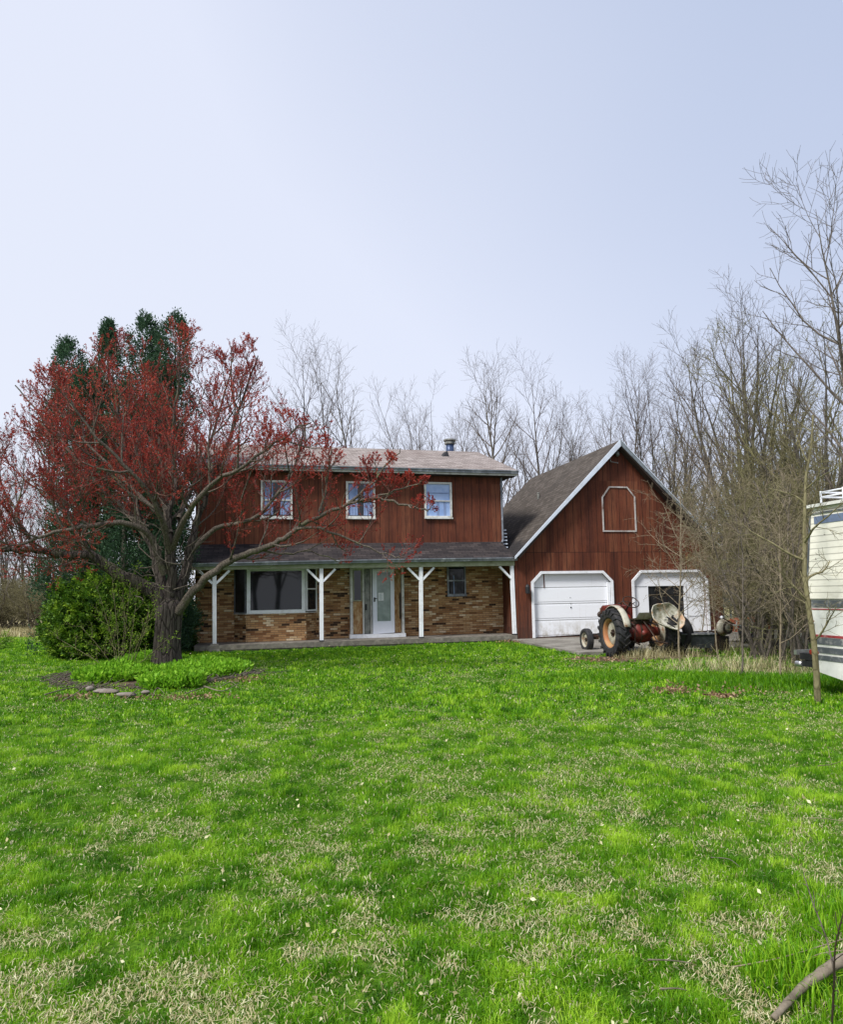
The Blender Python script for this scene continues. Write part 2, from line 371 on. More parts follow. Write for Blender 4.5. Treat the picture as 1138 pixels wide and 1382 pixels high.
    def ball(s, c, r, n=12, m=8, jit=0, seed=0):
        rr = random.Random(seed); o = len(s.v); rx, ry, rz = (r, r, r) if not hasattr(r, '__len__') else r
        for i in range(m+1):
            for k in range(n):
                t, p = 2*PI*k/n, PI*i/m; q = 1+rr.uniform(-jit, jit)
                s.v.append((c[0]+rx*q*math.sin(p)*math.cos(t), c[1]+ry*q*math.sin(p)*math.sin(t), c[2]+rz*q*math.cos(p)))
        for i in range(m):
            for k in range(n):
                k2 = (k+1) % n; s.f.append((o+i*n+k, o+(i+1)*n+k, o+(i+1)*n+k2, o+i*n+k2))
        return s
    def build(s, name, mat, parent=None, off=(0, 0, 0), smooth=False, uv=True):
        me = bpy.data.meshes.new(name); ox, oy, oz = off
        me.from_pydata([(x-ox, y-oy, z-oz) for x, y, z in s.v], [], s.f); me.materials.append(mat)
        if uv:
            ul = me.uv_layers.new(name='UV'); data = np.zeros(len(me.loops)*2, np.float32); Z = Vector((0, 0, 1)); V = [Vector(v) for v in s.v]
            li = 0
            for f in s.f:
                e1 = V[f[1]]-V[f[0]]; e2 = V[f[2]]-V[f[0]]; nn = e1.cross(e2)
                if nn.length < 1e-9: li += len(f); continue
                nn.normalize(); h = Z.cross(nn); h = Vector((1, 0, 0)) if h.length < 1e-3 else h.normalized()
                if h.x < -1e-4 or (abs(h.x) <= 1e-4 and h.y < 0): h = -h
                t = nn.cross(h)
                if t.z < 0 or (abs(t.z) < 1e-4 and t.y < 0): t = -t
                for i in f:
                    data[2*li] = V[i].dot(h); data[2*li+1] = V[i].dot(t); li += 1
            ul.data.foreach_set('uv', data)
        if smooth: me.polygons.foreach_set('use_smooth', [True]*len(me.polygons))
        o = bpy.data.objects.new(name, me); COL.objects.link(o); o.parent = parent; return o

def mesh_np(name, verts, faces, mat, parent=None, tint=None, loc=None):
    verts = np.ascontiguousarray(verts, np.float32); faces = np.ascontiguousarray(faces, np.int32); k = faces.shape[1]
    me = bpy.data.meshes.new(name); me.vertices.add(len(verts)); me.vertices.foreach_set('co', verts.ravel())
    me.loops.add(faces.size); me.loops.foreach_set('vertex_index', faces.ravel())
    me.polygons.add(len(faces)); me.polygons.foreach_set('loop_start', np.arange(0, faces.size, k, dtype=np.int32))
    me.update(calc_edges=True)
    if tint is not None:
        a = me.attributes.new('tint', 'FLOAT', 'POINT'); a.data.foreach_set('value', np.ascontiguousarray(tint, np.float32))
    me.materials.append(mat); o = bpy.data.objects.new(name, me); COL.objects.link(o); o.parent = parent
    if loc is not None: o.location = loc
    return o

def thing(name, label, cat, loc=(0, 0, 0), rz=0, group=None):
    o = bpy.data.objects.new(name, None); COL.objects.link(o); o.location = loc; o.rotation_euler = (0, 0, rz)
    o['label'] = label; o['category'] = cat
    if group: o['group'] = group
    return o
def tag(o, label=None, cat=None, group=None, kind=None):
    for k, v in (('label', label), ('category', cat), ('group', group), ('kind', kind)):
        if v: o[k] = v
    return o
def dup(root, label=None, loc=None, rz=None, scale=None, group=None):
    r = root.copy(); COL.objects.link(r)
    if label: r['label'] = label
    if group: r['group'] = group
    if loc is not None: r.location = loc
    if rz is not None: r.rotation_euler = (0, 0, rz)
    if scale is not None: r.scale = scale if hasattr(scale, '__len__') else (scale,)*3
    for ch in list(root.children):
        c = ch.copy(); COL.objects.link(c); c.parent = r
        for g in list(ch.children):
            d = g.copy(); COL.objects.link(d); d.parent = c
    return r

# numpy value noise for vegetation patches
_T = RNG.random((256, 256))
def vnoise(x, y, s, seed=0):
    x = x/s+seed*17.3; y = y/s+seed*9.1; xi = np.floor(x).astype(int); yi = np.floor(y).astype(int); fx = x-xi; fy = y-yi
    fx = fx*fx*(3-2*fx); fy = fy*fy*(3-2*fy); g = lambda a, b: _T[a % 256, b % 256]
    return (g(xi, yi)*(1-fx)+g(xi+1, yi)*fx)*(1-fy)+(g(xi, yi+1)*(1-fx)+g(xi+1, yi+1)*fx)*fy
def fbm(x, y, s, seed=0, o=4):
    r = 0; a = .5; t = 0
    for i in range(o): r = r+a*vnoise(x, y, s, seed+i); t += a; s *= .5; a *= .55
    return r/t

def unit(a): return a/np.maximum(np.linalg.norm(a, axis=-1, keepdims=True), 1e-9)
def leaves(P, size, up=0.0, aspect=.45, dirs=None, spread=1.0, rng=RNG):
    """diamond leaves folded along the midrib: 4 verts, 2 tris"""
    n = len(P); d = rng.normal(size=(n, 3))
    if dirs is not None: d = dirs+spread*d
    d[:, 2] += up; d = unit(d); b = unit(np.cross(d, rng.normal(size=(n, 3)))); c = np.cross(d, b)
    size = (np.ones(n)*size)[:, None]
    v0 = P; v2 = P+d*size; mid = P+d*size*.5; v1 = mid+b*size*aspect*.5+c*size*.08; v3 = mid-b*size*aspect*.5+c*size*.08
    V = np.stack([v0, v1, v2, v3], 1).reshape(-1, 3); k = np.arange(n)[:, None]*4
    F = np.concatenate([k+np.array([[0, 1, 2]]), k+np.array([[0, 2, 3]])]); return V, F

def blades(x, y, z, h, w, lean, rng=RNG, az=None):
    n = len(x); az = rng.uniform(0, 2*PI, n) if az is None else az; fa = az+rng.normal(0, .9, n)+PI/2
    L = np.stack([np.cos(az), np.sin(az)], 1)*lean[:, None]; B = np.stack([np.cos(fa), np.sin(fa)], 1)
    base = np.stack([x, y, z], 1); V = np.zeros((n, 5, 3))
    V[:, 0] = base; V[:, 1] = base; V[:, 0, :2] += B*w[:, None]*.5; V[:, 1, :2] -= B*w[:, None]*.5
    mid = base.copy(); mid[:, :2] += L*h[:, None]*.3; mid[:, 2] += h*.62
    V[:, 2] = mid; V[:, 3] = mid; V[:, 2, :2] += B*w[:, None]*.38; V[:, 3, :2] -= B*w[:, None]*.38
    tip = base.copy(); tip[:, :2] += L*h[:, None]; tip[:, 2] += h*(1-.35*lean); V[:, 4] = tip
    k = np.arange(n)[:, None]*5
    F = np.concatenate([k+np.array([[0, 1, 3]]), k+np.array([[0, 3, 2]]), k+np.array([[2, 3, 4]])])
    return V.reshape(-1, 3), F

# ================================================================== HOUSE
HO = (-5.55, 4.95, 0)
house = thing('house', 'two storey house with red brown siding above tan brick and a white posted porch', 'house', HU(*HO), TH)
def hp(mb, name, mat, parent=None, label=None, smooth=False):
    o = mb.build(name, M[mat] if isinstance(mat, str) else mat, parent or house, HO, smooth)
    if label: o['label'] = label
    return o
UL, UR, VF, VB = -10.6, -.545, 1.2, 8.7
# lower brick walls, with the shallow splayed bay below the picture window
mb = MB(); mb.box(UL, UR, VF, VB, .02, 2.95); hp(mb, 'brick_wall', 'brick')
mb = MB()
bay = [(-9.43, 1.195), (-9.07, .75), (-7.25, .75), (-6.88, 1.195)]
def bayprism(z0, z1, inset=0.0):
    pts = [(u+(inset if i < 2 else -inset), v+(inset if i in (1, 2) else 0)) for i, (u, v) in enumerate(bay)]
    return [(u, v, z0) for u, v in pts]+[(u, v, z1) for u, v in pts], [(0, 1, 2, 3)[::-1], (4, 5, 6, 7), (0, 1, 5, 4), (1, 2, 6, 5), (2, 3, 7, 6), (3, 0, 4, 7)]
mb.add(*bayprism(.02, .97)); hp(mb, 'bay_wall', 'brick', label='brick base of the shallow bay under the picture window')
mb = MB(); mb.box(UL-.004, UR+.004, VF-.05, VB+.004, 3.12, 5.52); hp(mb, 'siding_wall', 'siding')
mb = MB(); mb.box(UL+.02, UR-.02, VF+.02, VB-.02, -.3, .018); hp(mb, 'foundation', 'concrete')
# main roof: 4/12 gable, ridge along u
def gable_roof(u0, u1, v0, vr, v1, w0, wr, th):
    m = MB(); w1 = w0
    pts = [(v0, w0), (vr, wr), (v1, w1), (v1, w1-th), (vr, wr-th), (v0, w0-th)]
    vs = [(u0, v, w) for v, w in pts]+[(u1, v, w) for v, w in pts]
    return m.add(vs, [(0, 1, 7, 6), (1, 2, 8, 7), (2, 3, 9, 8), (3, 4, 10, 9), (4, 5, 11, 10), (5, 0, 6, 11), (0, 5, 4, 1), (1, 4, 3, 2), (6, 7, 10, 11), (7, 8, 9, 10)])
RE0, RE1 = -11.05, -.06
roof = hp(gable_roof(RE0, RE1, .70, 4.95, 9.2, 5.65, 7.17, .06), 'roof', 'shingle_tan')
mb = MB()     # boxed soffit and gable infill
mb.box(RE0+.02, RE1-.02, .80, VF+.0, 5.46, 5.50)
mb.prism([(RE0+.03, 5.5), (RE1-.03, 5.5), (RE1-.03, 5.53), (RE0+.03, 5.53)], .82, 9.1)
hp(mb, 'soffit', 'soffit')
mb = MB()
for u in (UL, UR-.05):
    mb = MB(); vs = [(u+d, v, w) for d in (0, .05) for v, w in ((VF, 5.53), (4.95, 7.02), (VB, 5.53))]
    mb.add(vs, [(0, 2, 1), (3, 4, 5), (0, 1, 4, 3), (1, 2, 5, 4), (2, 0, 3, 5)])
    hp(mb, 'gable_wall', 'siding')
mb = MB(); mb.box(RE0, RE1, .775, .80, 5.47, 5.60); hp(mb, 'fascia', 'white_old')
mb = MB()     # K-style gutter profile
def gutter(mb, u0, u1, v, w, d=.11, h=.11):
    pr = [(v, w), (v-d, w), (v-d, w-h*.25), (v-d*.75, w-h*.6), (v-d*.7, w-h), (v, w-h), (v, w-h+.01), (v-d*.66, w-h+.01), (v-d*.7, w-h*.55), (v-d+.01, w-h*.2), (v-d+.01, w-.008), (v, w-.008)]
    n = len(pr); mb.add([(u0, a, b) for a, b in pr]+[(u1, a, b) for a, b in pr], [(i, (i+1) % n, (i+1) % n+n, i+n) for i in range(n)]+[(0, 5, 4, 3, 2, 1), (n, n+1, n+2, n+3, n+4, n+5)])
gutter(mb, RE0, RE1+.02, .773, 5.64); hp(mb, 'gutter', 'gutter', label='grey metal gutter along the upper roof edge')
for side in (RE0, RE1-.03):
    mb = MB(); vs = [(side+d, v, w) for d in (0, .03) for v, w in ((.78, 5.60), (4.95, 7.10), (9.12, 5.60), (9.12, 5.45), (4.95, 6.95), (.78, 5.45))]
    mb.add(vs, [(0, 5, 4, 1), (1, 4, 3, 2), (6, 7, 10, 11), (7, 8, 9, 10), (0, 1, 7, 6), (1, 2, 8, 7), (5, 11, 10, 4), (4, 10, 9, 3), (0, 6, 11, 5), (2, 3, 9, 8)])
    hp(mb, 'rake_board', 'white_old')
# flue and vent on the roof
fl = hp(MB().lathe([(.16, 6.9), (.16, 7.52)], 20, c=(-1.13, 5.3, 0)), 'flue_pipe', 'blue_metal', label='blue metal flue with a grey cap', smooth=True)
hp(MB().lathe([(.17, 7.50), (.215, 7.53), (.215, 7.60), (.17, 7.60), (.17, 7.63), (.26, 7.66), (.26, 7.71), (.05, 7.76)], 20, c=(-1.13, 5.3, 0)), 'flue_cap', 'cap', fl)
hp(MB().lathe([(.19, 6.99), (.19, 7.05), (.165, 7.09)], 20, c=(-1.13, 5.3, 0)), 'flue_collar', 'cap', fl)
hp(MB().add([(-1.95, 3.42, 6.62), (-1.70, 3.42, 6.62), (-1.70, 3.72, 6.72), (-1.95, 3.72, 6.72), (-1.88, 3.5, 6.80), (-1.75, 3.5, 6.86), (-1.75, 3.62, 6.86), (-1.88, 3.62, 6.80)], [(0, 1, 5, 4), (1, 2, 6, 5), (2, 3, 7, 6), (3, 0, 4, 7), (4, 5, 6, 7), (0, 3, 2, 1)]), 'roof_vent', 'black', roof)
# upper windows
def sash_window(u0, u1, w0, w1, v, glass='glass_blue', frame='white_old', fw=.065, split=.48, curtain=True):
    fr = MB(); fr.holed([(u0, w0), (u1, w0), (u1, w1), (u0, w1)], [[(u0+fw, w0+fw*1.15), (u1-fw, w0+fw*1.15), (u1-fw, w1-fw), (u0+fw, w1-fw)]], v-.055, v+.01)
    win = hp(fr, 'window', frame)
    m = MB(); m.box(u0-.02, u1+.02, v-.08, v-.057, w0-.03, w0+.02); hp(m, 'sill', frame, win)
    ws = w0+(w1-w0)*split
    m = MB(); m.box(u0+fw-.01, u1-fw+.01, v-.045, v-.012, ws-.022, ws+.022); hp(m, 'meeting_rail', frame, win)
    g = MB(); g.box(u0+fw-.012, u1-fw+.012, v-.010, v-.006, w0+fw, w1-fw); hp(g, 'pane', glass, win)
    return win
Vu = VF-.05
w3 = sash_window(-3.27, -2.31, 4.03, 5.25, Vu)
w2 = sash_window(-5.91, -4.95, 4.00, 5.22, Vu, 'glass_dark')
w1 = sash_window(-8.63, -7.64, 3.98, 5.20, Vu, 'glass_dark')
w3['label'] = 'upper right sash window with pale blue curtains'; w2['label'] = 'upper middle sash window above the front door'; w1['label'] = 'upper left sash window behind red maple twigs'
for wn, (a, b) in ((w2, (-5.91, -4.95)), (w1, (-8.63, -7.64))):   # half-drawn curtains
    m = MB()
    for k in range(2):
        c0 = a+.08 if k == 0 else b-.38
        pts = [(c0+i*.03, Vu-.018-.006*math.sin(i*2.1)) for i in range(11)]
        vs = [(x, y, z) for z in (4.10, 5.12) for x, y in pts]; m.add(vs, [(i, i+1, i+12, i+11) for i in range(10)])
    hp(m, 'curtain', 'curtain', wn)
# curtain folds in the clear window
m = MB()
for c0, c1 in ((-2.84, -2.76), (-2.60, -2.52)): m.box(c0, c1, Vu-.016, Vu-.011, 4.12, 4.60)
m.box(-3.18, -2.4, Vu-.0155, Vu-.012, 4.86, 4.90); hp(m, 'curtain', 'curtain', w3)
# porch roof (shed), its gutter, beam, soffit, floor, posts
mb = MB(); a, b = (-10.72, -.56), (-.10, VF-.05)
pts = [(-.06, 2.60), (VF-.052, 3.20), (VF-.052, 3.06), (-.06, 2.54)]
vs = [(-10.72, v, w-.055) for v, w in pts]+[(-.56, v, w+.03) for v, w in pts]
hp(mb.add(vs, [(0, 4, 5, 1), (1, 5, 6, 2), (2, 6, 7, 3), (3, 7, 4, 0), (0, 1, 2, 3), (7, 6, 5, 4)]), 'porch_roof', 'shingle_dark')
def slant(mb, u0, u1, v0, v1, z0a, z1a, z0b, z1b):
    vs = [(u0, v0, z0a), (u1, v0, z0b), (u0, v1, z0a), (u1, v1, z0b), (u0, v0, z1a), (u1, v0, z1b), (u0, v1, z1a), (u1, v1, z1b)]
    return mb.add(vs, [(0, 2, 3, 1), (4, 5, 7, 6), (0, 1, 5, 4), (2, 6, 7, 3), (0, 4, 6, 2), (1, 3, 7, 5)])
hp(slant(MB(), -10.70, -.555, -.02, .12, 2.31, 2.46, 2.36, 2.54), 'porch_beam', 'beam')
# porch gutter in three sagging lengths, dull with bright scraped patches
pg = MB()
for (u0, u1, z0, z1) in ((-10.66, -7.4, 2.505, 2.56), (-7.4, -4.1, 2.56, 2.60), (-4.1, -.5, 2.60, 2.625)):
    vs = []
    pr = [(-.07, 0), (-.18, 0), (-.18, -.03), (-.16, -.07), (-.15, -.105), (-.07, -.105)]
    mbv = [(u0, a, z0+b) for a, b in pr]+[(u1, a, z1+b) for a, b in pr]; n = 6
    pg.add(mbv, [(i, (i+1) % n, (i+1) % n+n, i+n) for i in range(n)]+[(5, 4, 3, 2, 1, 0), (6, 7, 8, 9, 10, 11)])
hp(pg, 'porch_gutter', 'gutter', label='sagging grey gutter over the porch beam')
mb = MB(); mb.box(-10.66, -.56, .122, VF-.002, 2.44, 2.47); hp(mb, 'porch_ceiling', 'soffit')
mb = MB()
rr = random.Random(3); nb = 9
for i in range(nb):
    v0 = -.06+i*(VF+.06)/nb; v1 = v0+(VF+.06)/nb-.006; dz = rr.uniform(-.004, .004); mb.box(-10.5-rr.uniform(0, .03), -.555, v0, v1, .075, .115+dz)
mb.box(-10.5, -.556, -.085, -.062, -.03, .108)
hp(mb, 'porch_floor', 'deck')
mb = MB(); mb.box(-10.45, -.56, -.03, VF-.01, -.3, .073); hp(mb, 'porch_base', 'concrete')
for i in range(4):
    u = -.60-(3-i)*3.115; bh = 2.31+.05*(u+10.6)/10; lean = (.02, 0, -.02, .035)[i]
    m = MB(); s = .055; z0 = .12 if i else .16
    vs = [(u-s, .0, z0), (u+s, .0, z0), (u-s, .11, z0), (u+s, .11, z0), (u-s-lean, .0, bh), (u+s-lean, .0, bh), (u-s-lean, .11, bh), (u+s-lean, .11, bh)]
    m.add(vs, [(0, 2, 3, 1), (4, 5, 7, 6), (0, 1, 5, 4), (2, 6, 7, 3), (0, 4, 6, 2), (1, 3, 7, 5)])
    post = hp(m, 'porch_post', 'white'); post['label'] = ('leftmost porch post on a concrete pier', 'porch post right of the picture window', 'porch post right of the front door', 'porch post against the garage corner')[i]
    for sd in (-1, 1):
        if i == 3 and sd == 1: continue
        m = MB(); p0 = Vector((u+sd*.05-lean, bh-.40)); p1 = Vector((u+sd*.43-lean, bh-.02)); d = (p1-p0).normalized(); nn = Vector((-d.y, d.x))*.033
        m.prism([(p0.x-nn.x, p0.y-nn.y), (p1.x-nn.x+d.x*.0, p1.y-nn.y), (p1.x+nn.x, p1.y+nn.y), (p0.x+nn.x, p0.y+nn.y)], .012, .092); hp(m, 'brace', 'white', post)
    if i == 0:
        m = MB(); m.add([(u-.2, -.14, -.2), (u+.2, -.14, -.2), (u-.2, .2, -.2), (u+.2, .2, -.2), (u-.11, -.05, .155), (u+.11, -.05, .155), (u-.11, .15, .155), (u+.11, .15, .155)], [(0, 1, 5, 4), (1, 3, 7, 5), (3, 2, 6, 7), (2, 0, 4, 6), (4, 5, 7, 6)]); hp(m, 'pier', 'concrete', post)
    else:
        m = MB(); m.box(u-.07, u+.07, -.015, .125, .116, .155); hp(m, 'shoe', 'black', post)
# bay window
def face_frame(p0, p1, w0, w1, fw, depth, name, mat, gl, parent=None, rail=None):
    """glazed frame standing on the plan line p0-p1, outer face to the left of travel"""
    d = Vector((p1[0]-p0[0], p1[1]-p0[1])); L = d.length; d /= L; n = Vector((d.y, -d.x))
    def T(m):
        m.v = [(p0[0]+d.x*x-n.x*y, p0[1]+d.y*x-n.y*y, z) for x, y, z in m.v]; return m
    f = MB().holed([(0, w0), (L, w0), (L, w1), (0, w1)], [[(fw, w0+fw), (L-fw, w0+fw), (L-fw, w1-fw), (fw, w1-fw)]], -depth, .02)
    fr = hp(T(f), name, mat, parent)
    hp(T(MB().box(fw-.005, L-fw+.005, -.005, .0, w0+fw-.005, w1-fw+.005)), 'pane', gl, fr)
    if rail: hp(T(MB().box(fw, L-fw, -.035, -.008, rail-.02, rail+.02)), 'meeting_rail', mat, fr)
    return fr
mb = MB(); mb.add(*bayprism(.975, 2.43, .03)); hp(mb, 'bay_core', 'soffit')
pw = face_frame((-9.05, .752), (-7.27, .752), .975, 2.40, .11, .03, 'picture_window', 'white', 'glass_dark'); pw['label'] = 'large white framed picture window in the bay'
f1 = face_frame((-9.425, 1.19), (-9.075, .762), .985, 2.40, .04, .02, 'bay_side_window', 'gutter', 'void'); f1['label'] = 'dark left side window of the bay'
f2 = face_frame((-7.245, .762), (-6.885, 1.19), 1.02, 2.40, .05, .03, 'bay_side_window', 'white', 'glass_dark', rail=1.72); f2['label'] = 'white framed right side window of the bay'
mb = MB(); vs, fs = bayprism(.968, .99); c = (-8.16, 1.0); vs = [((u-c[0])*1.02+c[0], v-(.03 if v < 1 else 0), z) for u, v, z in vs]; hp(mb.add(vs, fs), 'bay_sill', 'white_old')
# small window right of the door
sw = sash_window(-2.52, -1.87, 1.42, 2.42, VF, 'glass_dark', 'gutter', .05, .5); sw['label'] = 'small dark window in the brick right of the door'
hp(MB().box(-2.30, -2.27, VF-.02, VF-.013, 1.48, 2.1), 'curtain', 'curtain', sw)
mb = MB()
for k in range(9): mb.box(-2.53+k*.078, -2.53+k*.078+.066, VF-.03, VF, 1.30, 1.385)
hp(mb, 'brick_sill', 'brick', sw)
# entry: shallow projecting surround with plywood-patched sidelights and a white storm door
entry = hp(MB().box(-5.82, -5.74, .98, VF, .24, 2.43).box(-4.13, -4.05, .98, VF, .24, 2.43).box(-5.735, -4.135, 1.0, VF, 2.33, 2.43), 'door_surround', 'white_old', label='peeling white surround of the front door')
hp(MB().box(-5.84, -4.03, .90, VF, .118, .235), 'threshold', 'white', entry)
hp(MB().box(-5.735, -4.14, 1.15, VF-.003, .238, 2.33), 'backing_panel', 'void', entry)
hp(MB().box(-5.41, -5.36, 1.06, 1.148, .24, 2.33), 'mullion', 'white_old', entry)
hp(MB().box(-5.15, -5.11, 1.02, 1.148, .24, 2.33), 'mullion', 'white_old', entry)
hp(MB().box(-4.46, -4.41, 1.02, 1.148, .24, 2.33), 'mullion', 'white_old', entry)
sl = hp(MB().holed([(-5.72, 1.30), (-5.42, 1.30), (-5.42, 2.33), (-5.72, 2.33)], [[(-5.68, 1.33), (-5.45, 1.33), (-5.45, 2.29), (-5.68, 2.29)]], 1.09, 1.13), 'sidelight', 'beam', label='left sidelight above a plywood patch')
hp(MB().box(-5.69, -5.44, 1.115, 1.12, 1.32, 2.3), 'pane', 'glass_dark', sl)
hp(MB().box(-5.725, -5.415, 1.10, 1.13, .25, 1.29), 'plywood_patch', 'ply', label='rotting plywood patch left of the storm door')
hp(MB().box(-4.40, -4.14, 1.10, 1.13, .25, 2.31), 'plywood_patch', 'ply', label='tall plywood patch right of the storm door')
hp(MB().box(-4.19, -4.165, 1.04, 1.09, .70, 1.55), 'grab_bar', 'black')
hp(MB().box(-5.355, -5.155, 1.10, 1.14, .25, 2.3), 'inner_door', 'cap', label='grey inner door edge showing beside the storm door')
hp(MB().box(-5.33, -5.27, 1.06, 1.10, 1.0, 1.2), 'lock_plate', 'black')
sd = MB(); a0, a1 = -5.10, -4.39
sd.holed([(a0, .235), (a1, .265), (a1, 2.33), (a0, 2.33)], [[(a0+.14, .64), (a1-.12, .64), (a1-.12, 2.22), (a0+.14, 2.22)]], .93, .975)
st = hp(sd, 'storm_door', 'storm', label='white storm door standing slightly proud of its frame')
hp(MB().box(a0+.13, a1-.11, .955, .96, .63, 2.23), 'pane', 'glass_green', st)
hp(MB().box(a0+.035, a0+.075, .90, .93, 1.27, 1.41).box(a0+.045, a0+.13, .885, .90, 1.36, 1.385), 'handle', 'black', st)
nt = hp(MB().box(-4.915, -4.735, .948, .952, 1.30, 1.56), 'notice', 'paper', st, label='white paper notice behind the door glass')
m = MB(); 
for k in range(7): m.box(-4.89, -4.89+(.12 if k % 3 else .08), .9455, .9475, 1.33+k*.028, 1.338+k*.028)
st2 = m; st2.v and hp(st2, 'notice_print', 'ink', st)
# downspout on the upper corner and the flashing between the roofs
m = MB(); m.tube([(UR+.03, VF-.09, 5.45), (UR+.03, VF-.09, 3.30), (UR-.05, VF-.2, 3.18)], [.04, .04, .04], 8); hp(m, 'downspout', 'gutter')
for k in range(6): hp(MB().box(UR+.06, UR+.20, VF-.10+k*.02, VF-.02+k*.02, 3.02+k*.12, 3.06+k*.12), 'step_flashing', 'rake', label='bright metal step flashing where the roofs meet')

# ================================================================== GARAGE
GO = (3.3, 3.7, 0)
garage = thing('garage', 'steep gabled garage with two white doors and red brown boards, joined to the house', 'garage', HU(*GO), TH)
def gp(mb, name, mat, parent=None, label=None, smooth=False):
    o = mb.build(name, M[mat], parent or garage, GO, smooth)
    if label: o['label'] = label
    return o
GL, GR, GB, CU = -.54, 7.15, 7.3, 3.30
W, G, KN, HK, HT = 2.9635, .70, .352, 1.82, 2.164
def opening(u0, t=0.0): return [(u0+t, 0.0 if t == 0 else -.0), (u0+W-t, 0.0), (u0+W-t, HK-t*.4), (u0+W-KN-t*.4, HT-t), (u0+KN+t*.4, HT-t), (u0+t, HK-t*.4)]
D1, D2 = 0.0, W+G
wallz = lambda u: 6.50-abs(u-CU)*.995
outline = [(GL, -.15), (GR, -.15), (GR, wallz(GR)), (CU, 6.50), (GL, wallz(GL))]
mb = MB(); mb.holed(outline, [opening(D1, .06)[0:6], opening(D2, .06)[0:6]], 0, .14)
# side and back walls
mb.box(GL+.002, GL+.14, .142, GB, -.15, wallz(GL)-.02).box(GR-.14, GR-.002, .142, GB, -.15, wallz(GR)-.02)
mb.prism([(GL+.142, -.15), (GR-.142, -.15), (GR-.142, wallz(GR)-.03), (CU, 6.42), (GL+.142, wallz(GL)-.03)], GB-.14, GB-.002)
gp(mb, 'siding_wall', 'siding')
gp(MB().box(GL+.16, GR-.16, .16, GB-.16, -.05, -.01), 'slab', 'concrete')
m = MB(); e0, e1, wr = CU-3.93, CU+3.95, 6.60
th = .09
pts = [(e0, wr-3.93*1.005), (CU, wr), (e1, wr-3.95*.985), (e1, wr-3.95*.985-th), (CU, wr-th*1.4), (e0, wr-3.93*1.005-th)]
vs = [(u, -.29, w) for u, w in pts]+[(u, 7.62, w) for u, w in pts]
groof = gp(m.add(vs, [(0, 1, 7, 6)[::-1], (1, 2, 8, 7)[::-1], (2, 3, 9, 8)[::-1], (3, 4, 10, 9), (4, 5, 11, 10), (5, 0, 6, 11), (0, 5, 4, 1), (1, 4, 3, 2), (6, 7, 10, 11), (7, 8, 9, 10)]), 'roof', 'shingle_garage')
gp(MB().lathe([(.05, 0), (.05, .22), (.065, .23), (.065, .26)], 10, c=(1.75, 3.2, 5.02)), 'roof_vent', 'cap', groof)
def rakeboard(ua, wa, ub, wb, h):
    d = Vector((ub-ua, wb-wa)).normalized()
    return MB().prism([(ua, wa), (ub, wb), (ub, wb-h*1.38), (ua+ (0.0), wa-h*.55), ], -.335, -.30)
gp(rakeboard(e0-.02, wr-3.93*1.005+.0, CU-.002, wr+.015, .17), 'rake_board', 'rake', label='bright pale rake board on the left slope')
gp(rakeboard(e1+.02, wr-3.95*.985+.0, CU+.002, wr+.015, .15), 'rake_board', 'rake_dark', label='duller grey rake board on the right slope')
gp(MB().prism([(CU+.05, wr-.03), (e1, wr-3.95*.985+.005), (e1, wr-3.95*.985-.035), (CU+.05, wr-.07)], -.352, -.338), 'drip_edge', 'rake')
# dark underside strips of the overhang
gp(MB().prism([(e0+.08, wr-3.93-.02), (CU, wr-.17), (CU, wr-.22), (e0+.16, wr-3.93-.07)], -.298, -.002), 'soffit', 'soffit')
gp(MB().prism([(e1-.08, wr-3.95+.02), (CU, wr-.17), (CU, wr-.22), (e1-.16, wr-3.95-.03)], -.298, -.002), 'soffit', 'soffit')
def door_trim(u0):
    pts = [(u0+W, 0), (u0+W, HK), (u0+W-KN, HT), (u0+KN, HT), (u0, HK), (u0, 0)]
    return MB().band(pts, .085, -.045, -.002)
# left sectional door
def clip(poly, z0, z1):
    def cut(P, z, keep_above):
        out = []
        for i in range(len(P)):
            a, b = P[i], P[(i+1) % len(P)]; ia = (a[1] >= z) == keep_above or a[1] == z; ib = (b[1] >= z) == keep_above or b[1] == z
            if ia: out.append(a)
            if ia != ib: t = (z-a[1])/(b[1]-a[1]); out.append((a[0]+(b[0]-a[0])*t, z))
        return out
    return cut(cut(poly, z0, True), z1, False)
gd = gp(MB().prism([(D1+.03, .03), (D1+W-.03, .03), (D1+W-.03, HK-.02), (D1+W-KN, HT-.03), (D1+KN, HT-.03), (D1+.03, HK-.02)], .125, .139), 'garage_door', 'void', label='closed white sectional garage door with mud stains')
m = MB(); poly = [(D1+.062, .0), (D1+W-.062, .0), (D1+W-.062, HK-.03), (D1+W-KN-.03, HT-.062), (D1+KN+.03, HT-.062), (D1+.062, HK-.03)]
zs = [.0, .55, 1.09, 1.63, HT]
for k in range(4):
    P = clip(poly, zs[k]+.008, zs[k+1]-.008)
    if k == 0: P = [(x, z+(.07*(x-D1)/W if z < .1 else 0)) for x, z in P]
    m.prism(P, .09, .124)
    P2 = clip([(D1+.10, 0), (D1+W-.10, 0), (D1+W-.10, HK-.06), (D1+W-KN-.05, HT-.11), (D1+KN+.05, HT-.11), (D1+.10, HK-.06)], zs[k]+.075, zs[k+1]-.055)
    if k < 3: m.prism(P2, .081, .089)
gp(m, 'door_panel', 'door', gd)
gp(MB().lathe([(.0, .062), (.022, .064), (.026, .0805)], 10, 'Y', (1.435, 0, .955)), 'handle', 'black', gd)
for z_ in (1.09, 1.28): gp(MB().lathe([(.0, .070), (.013, .072), (.014, .0805)], 8, 'Y', (1.42, 0, z_)), 'keyhole', 'black', gd)
gp(door_trim(D1), 'trim', 'white', gd)
gp(MB().box(.485, .515, .072, .088, 1.62, 2.08), 'rust_streak_strip', 'siding', gd)
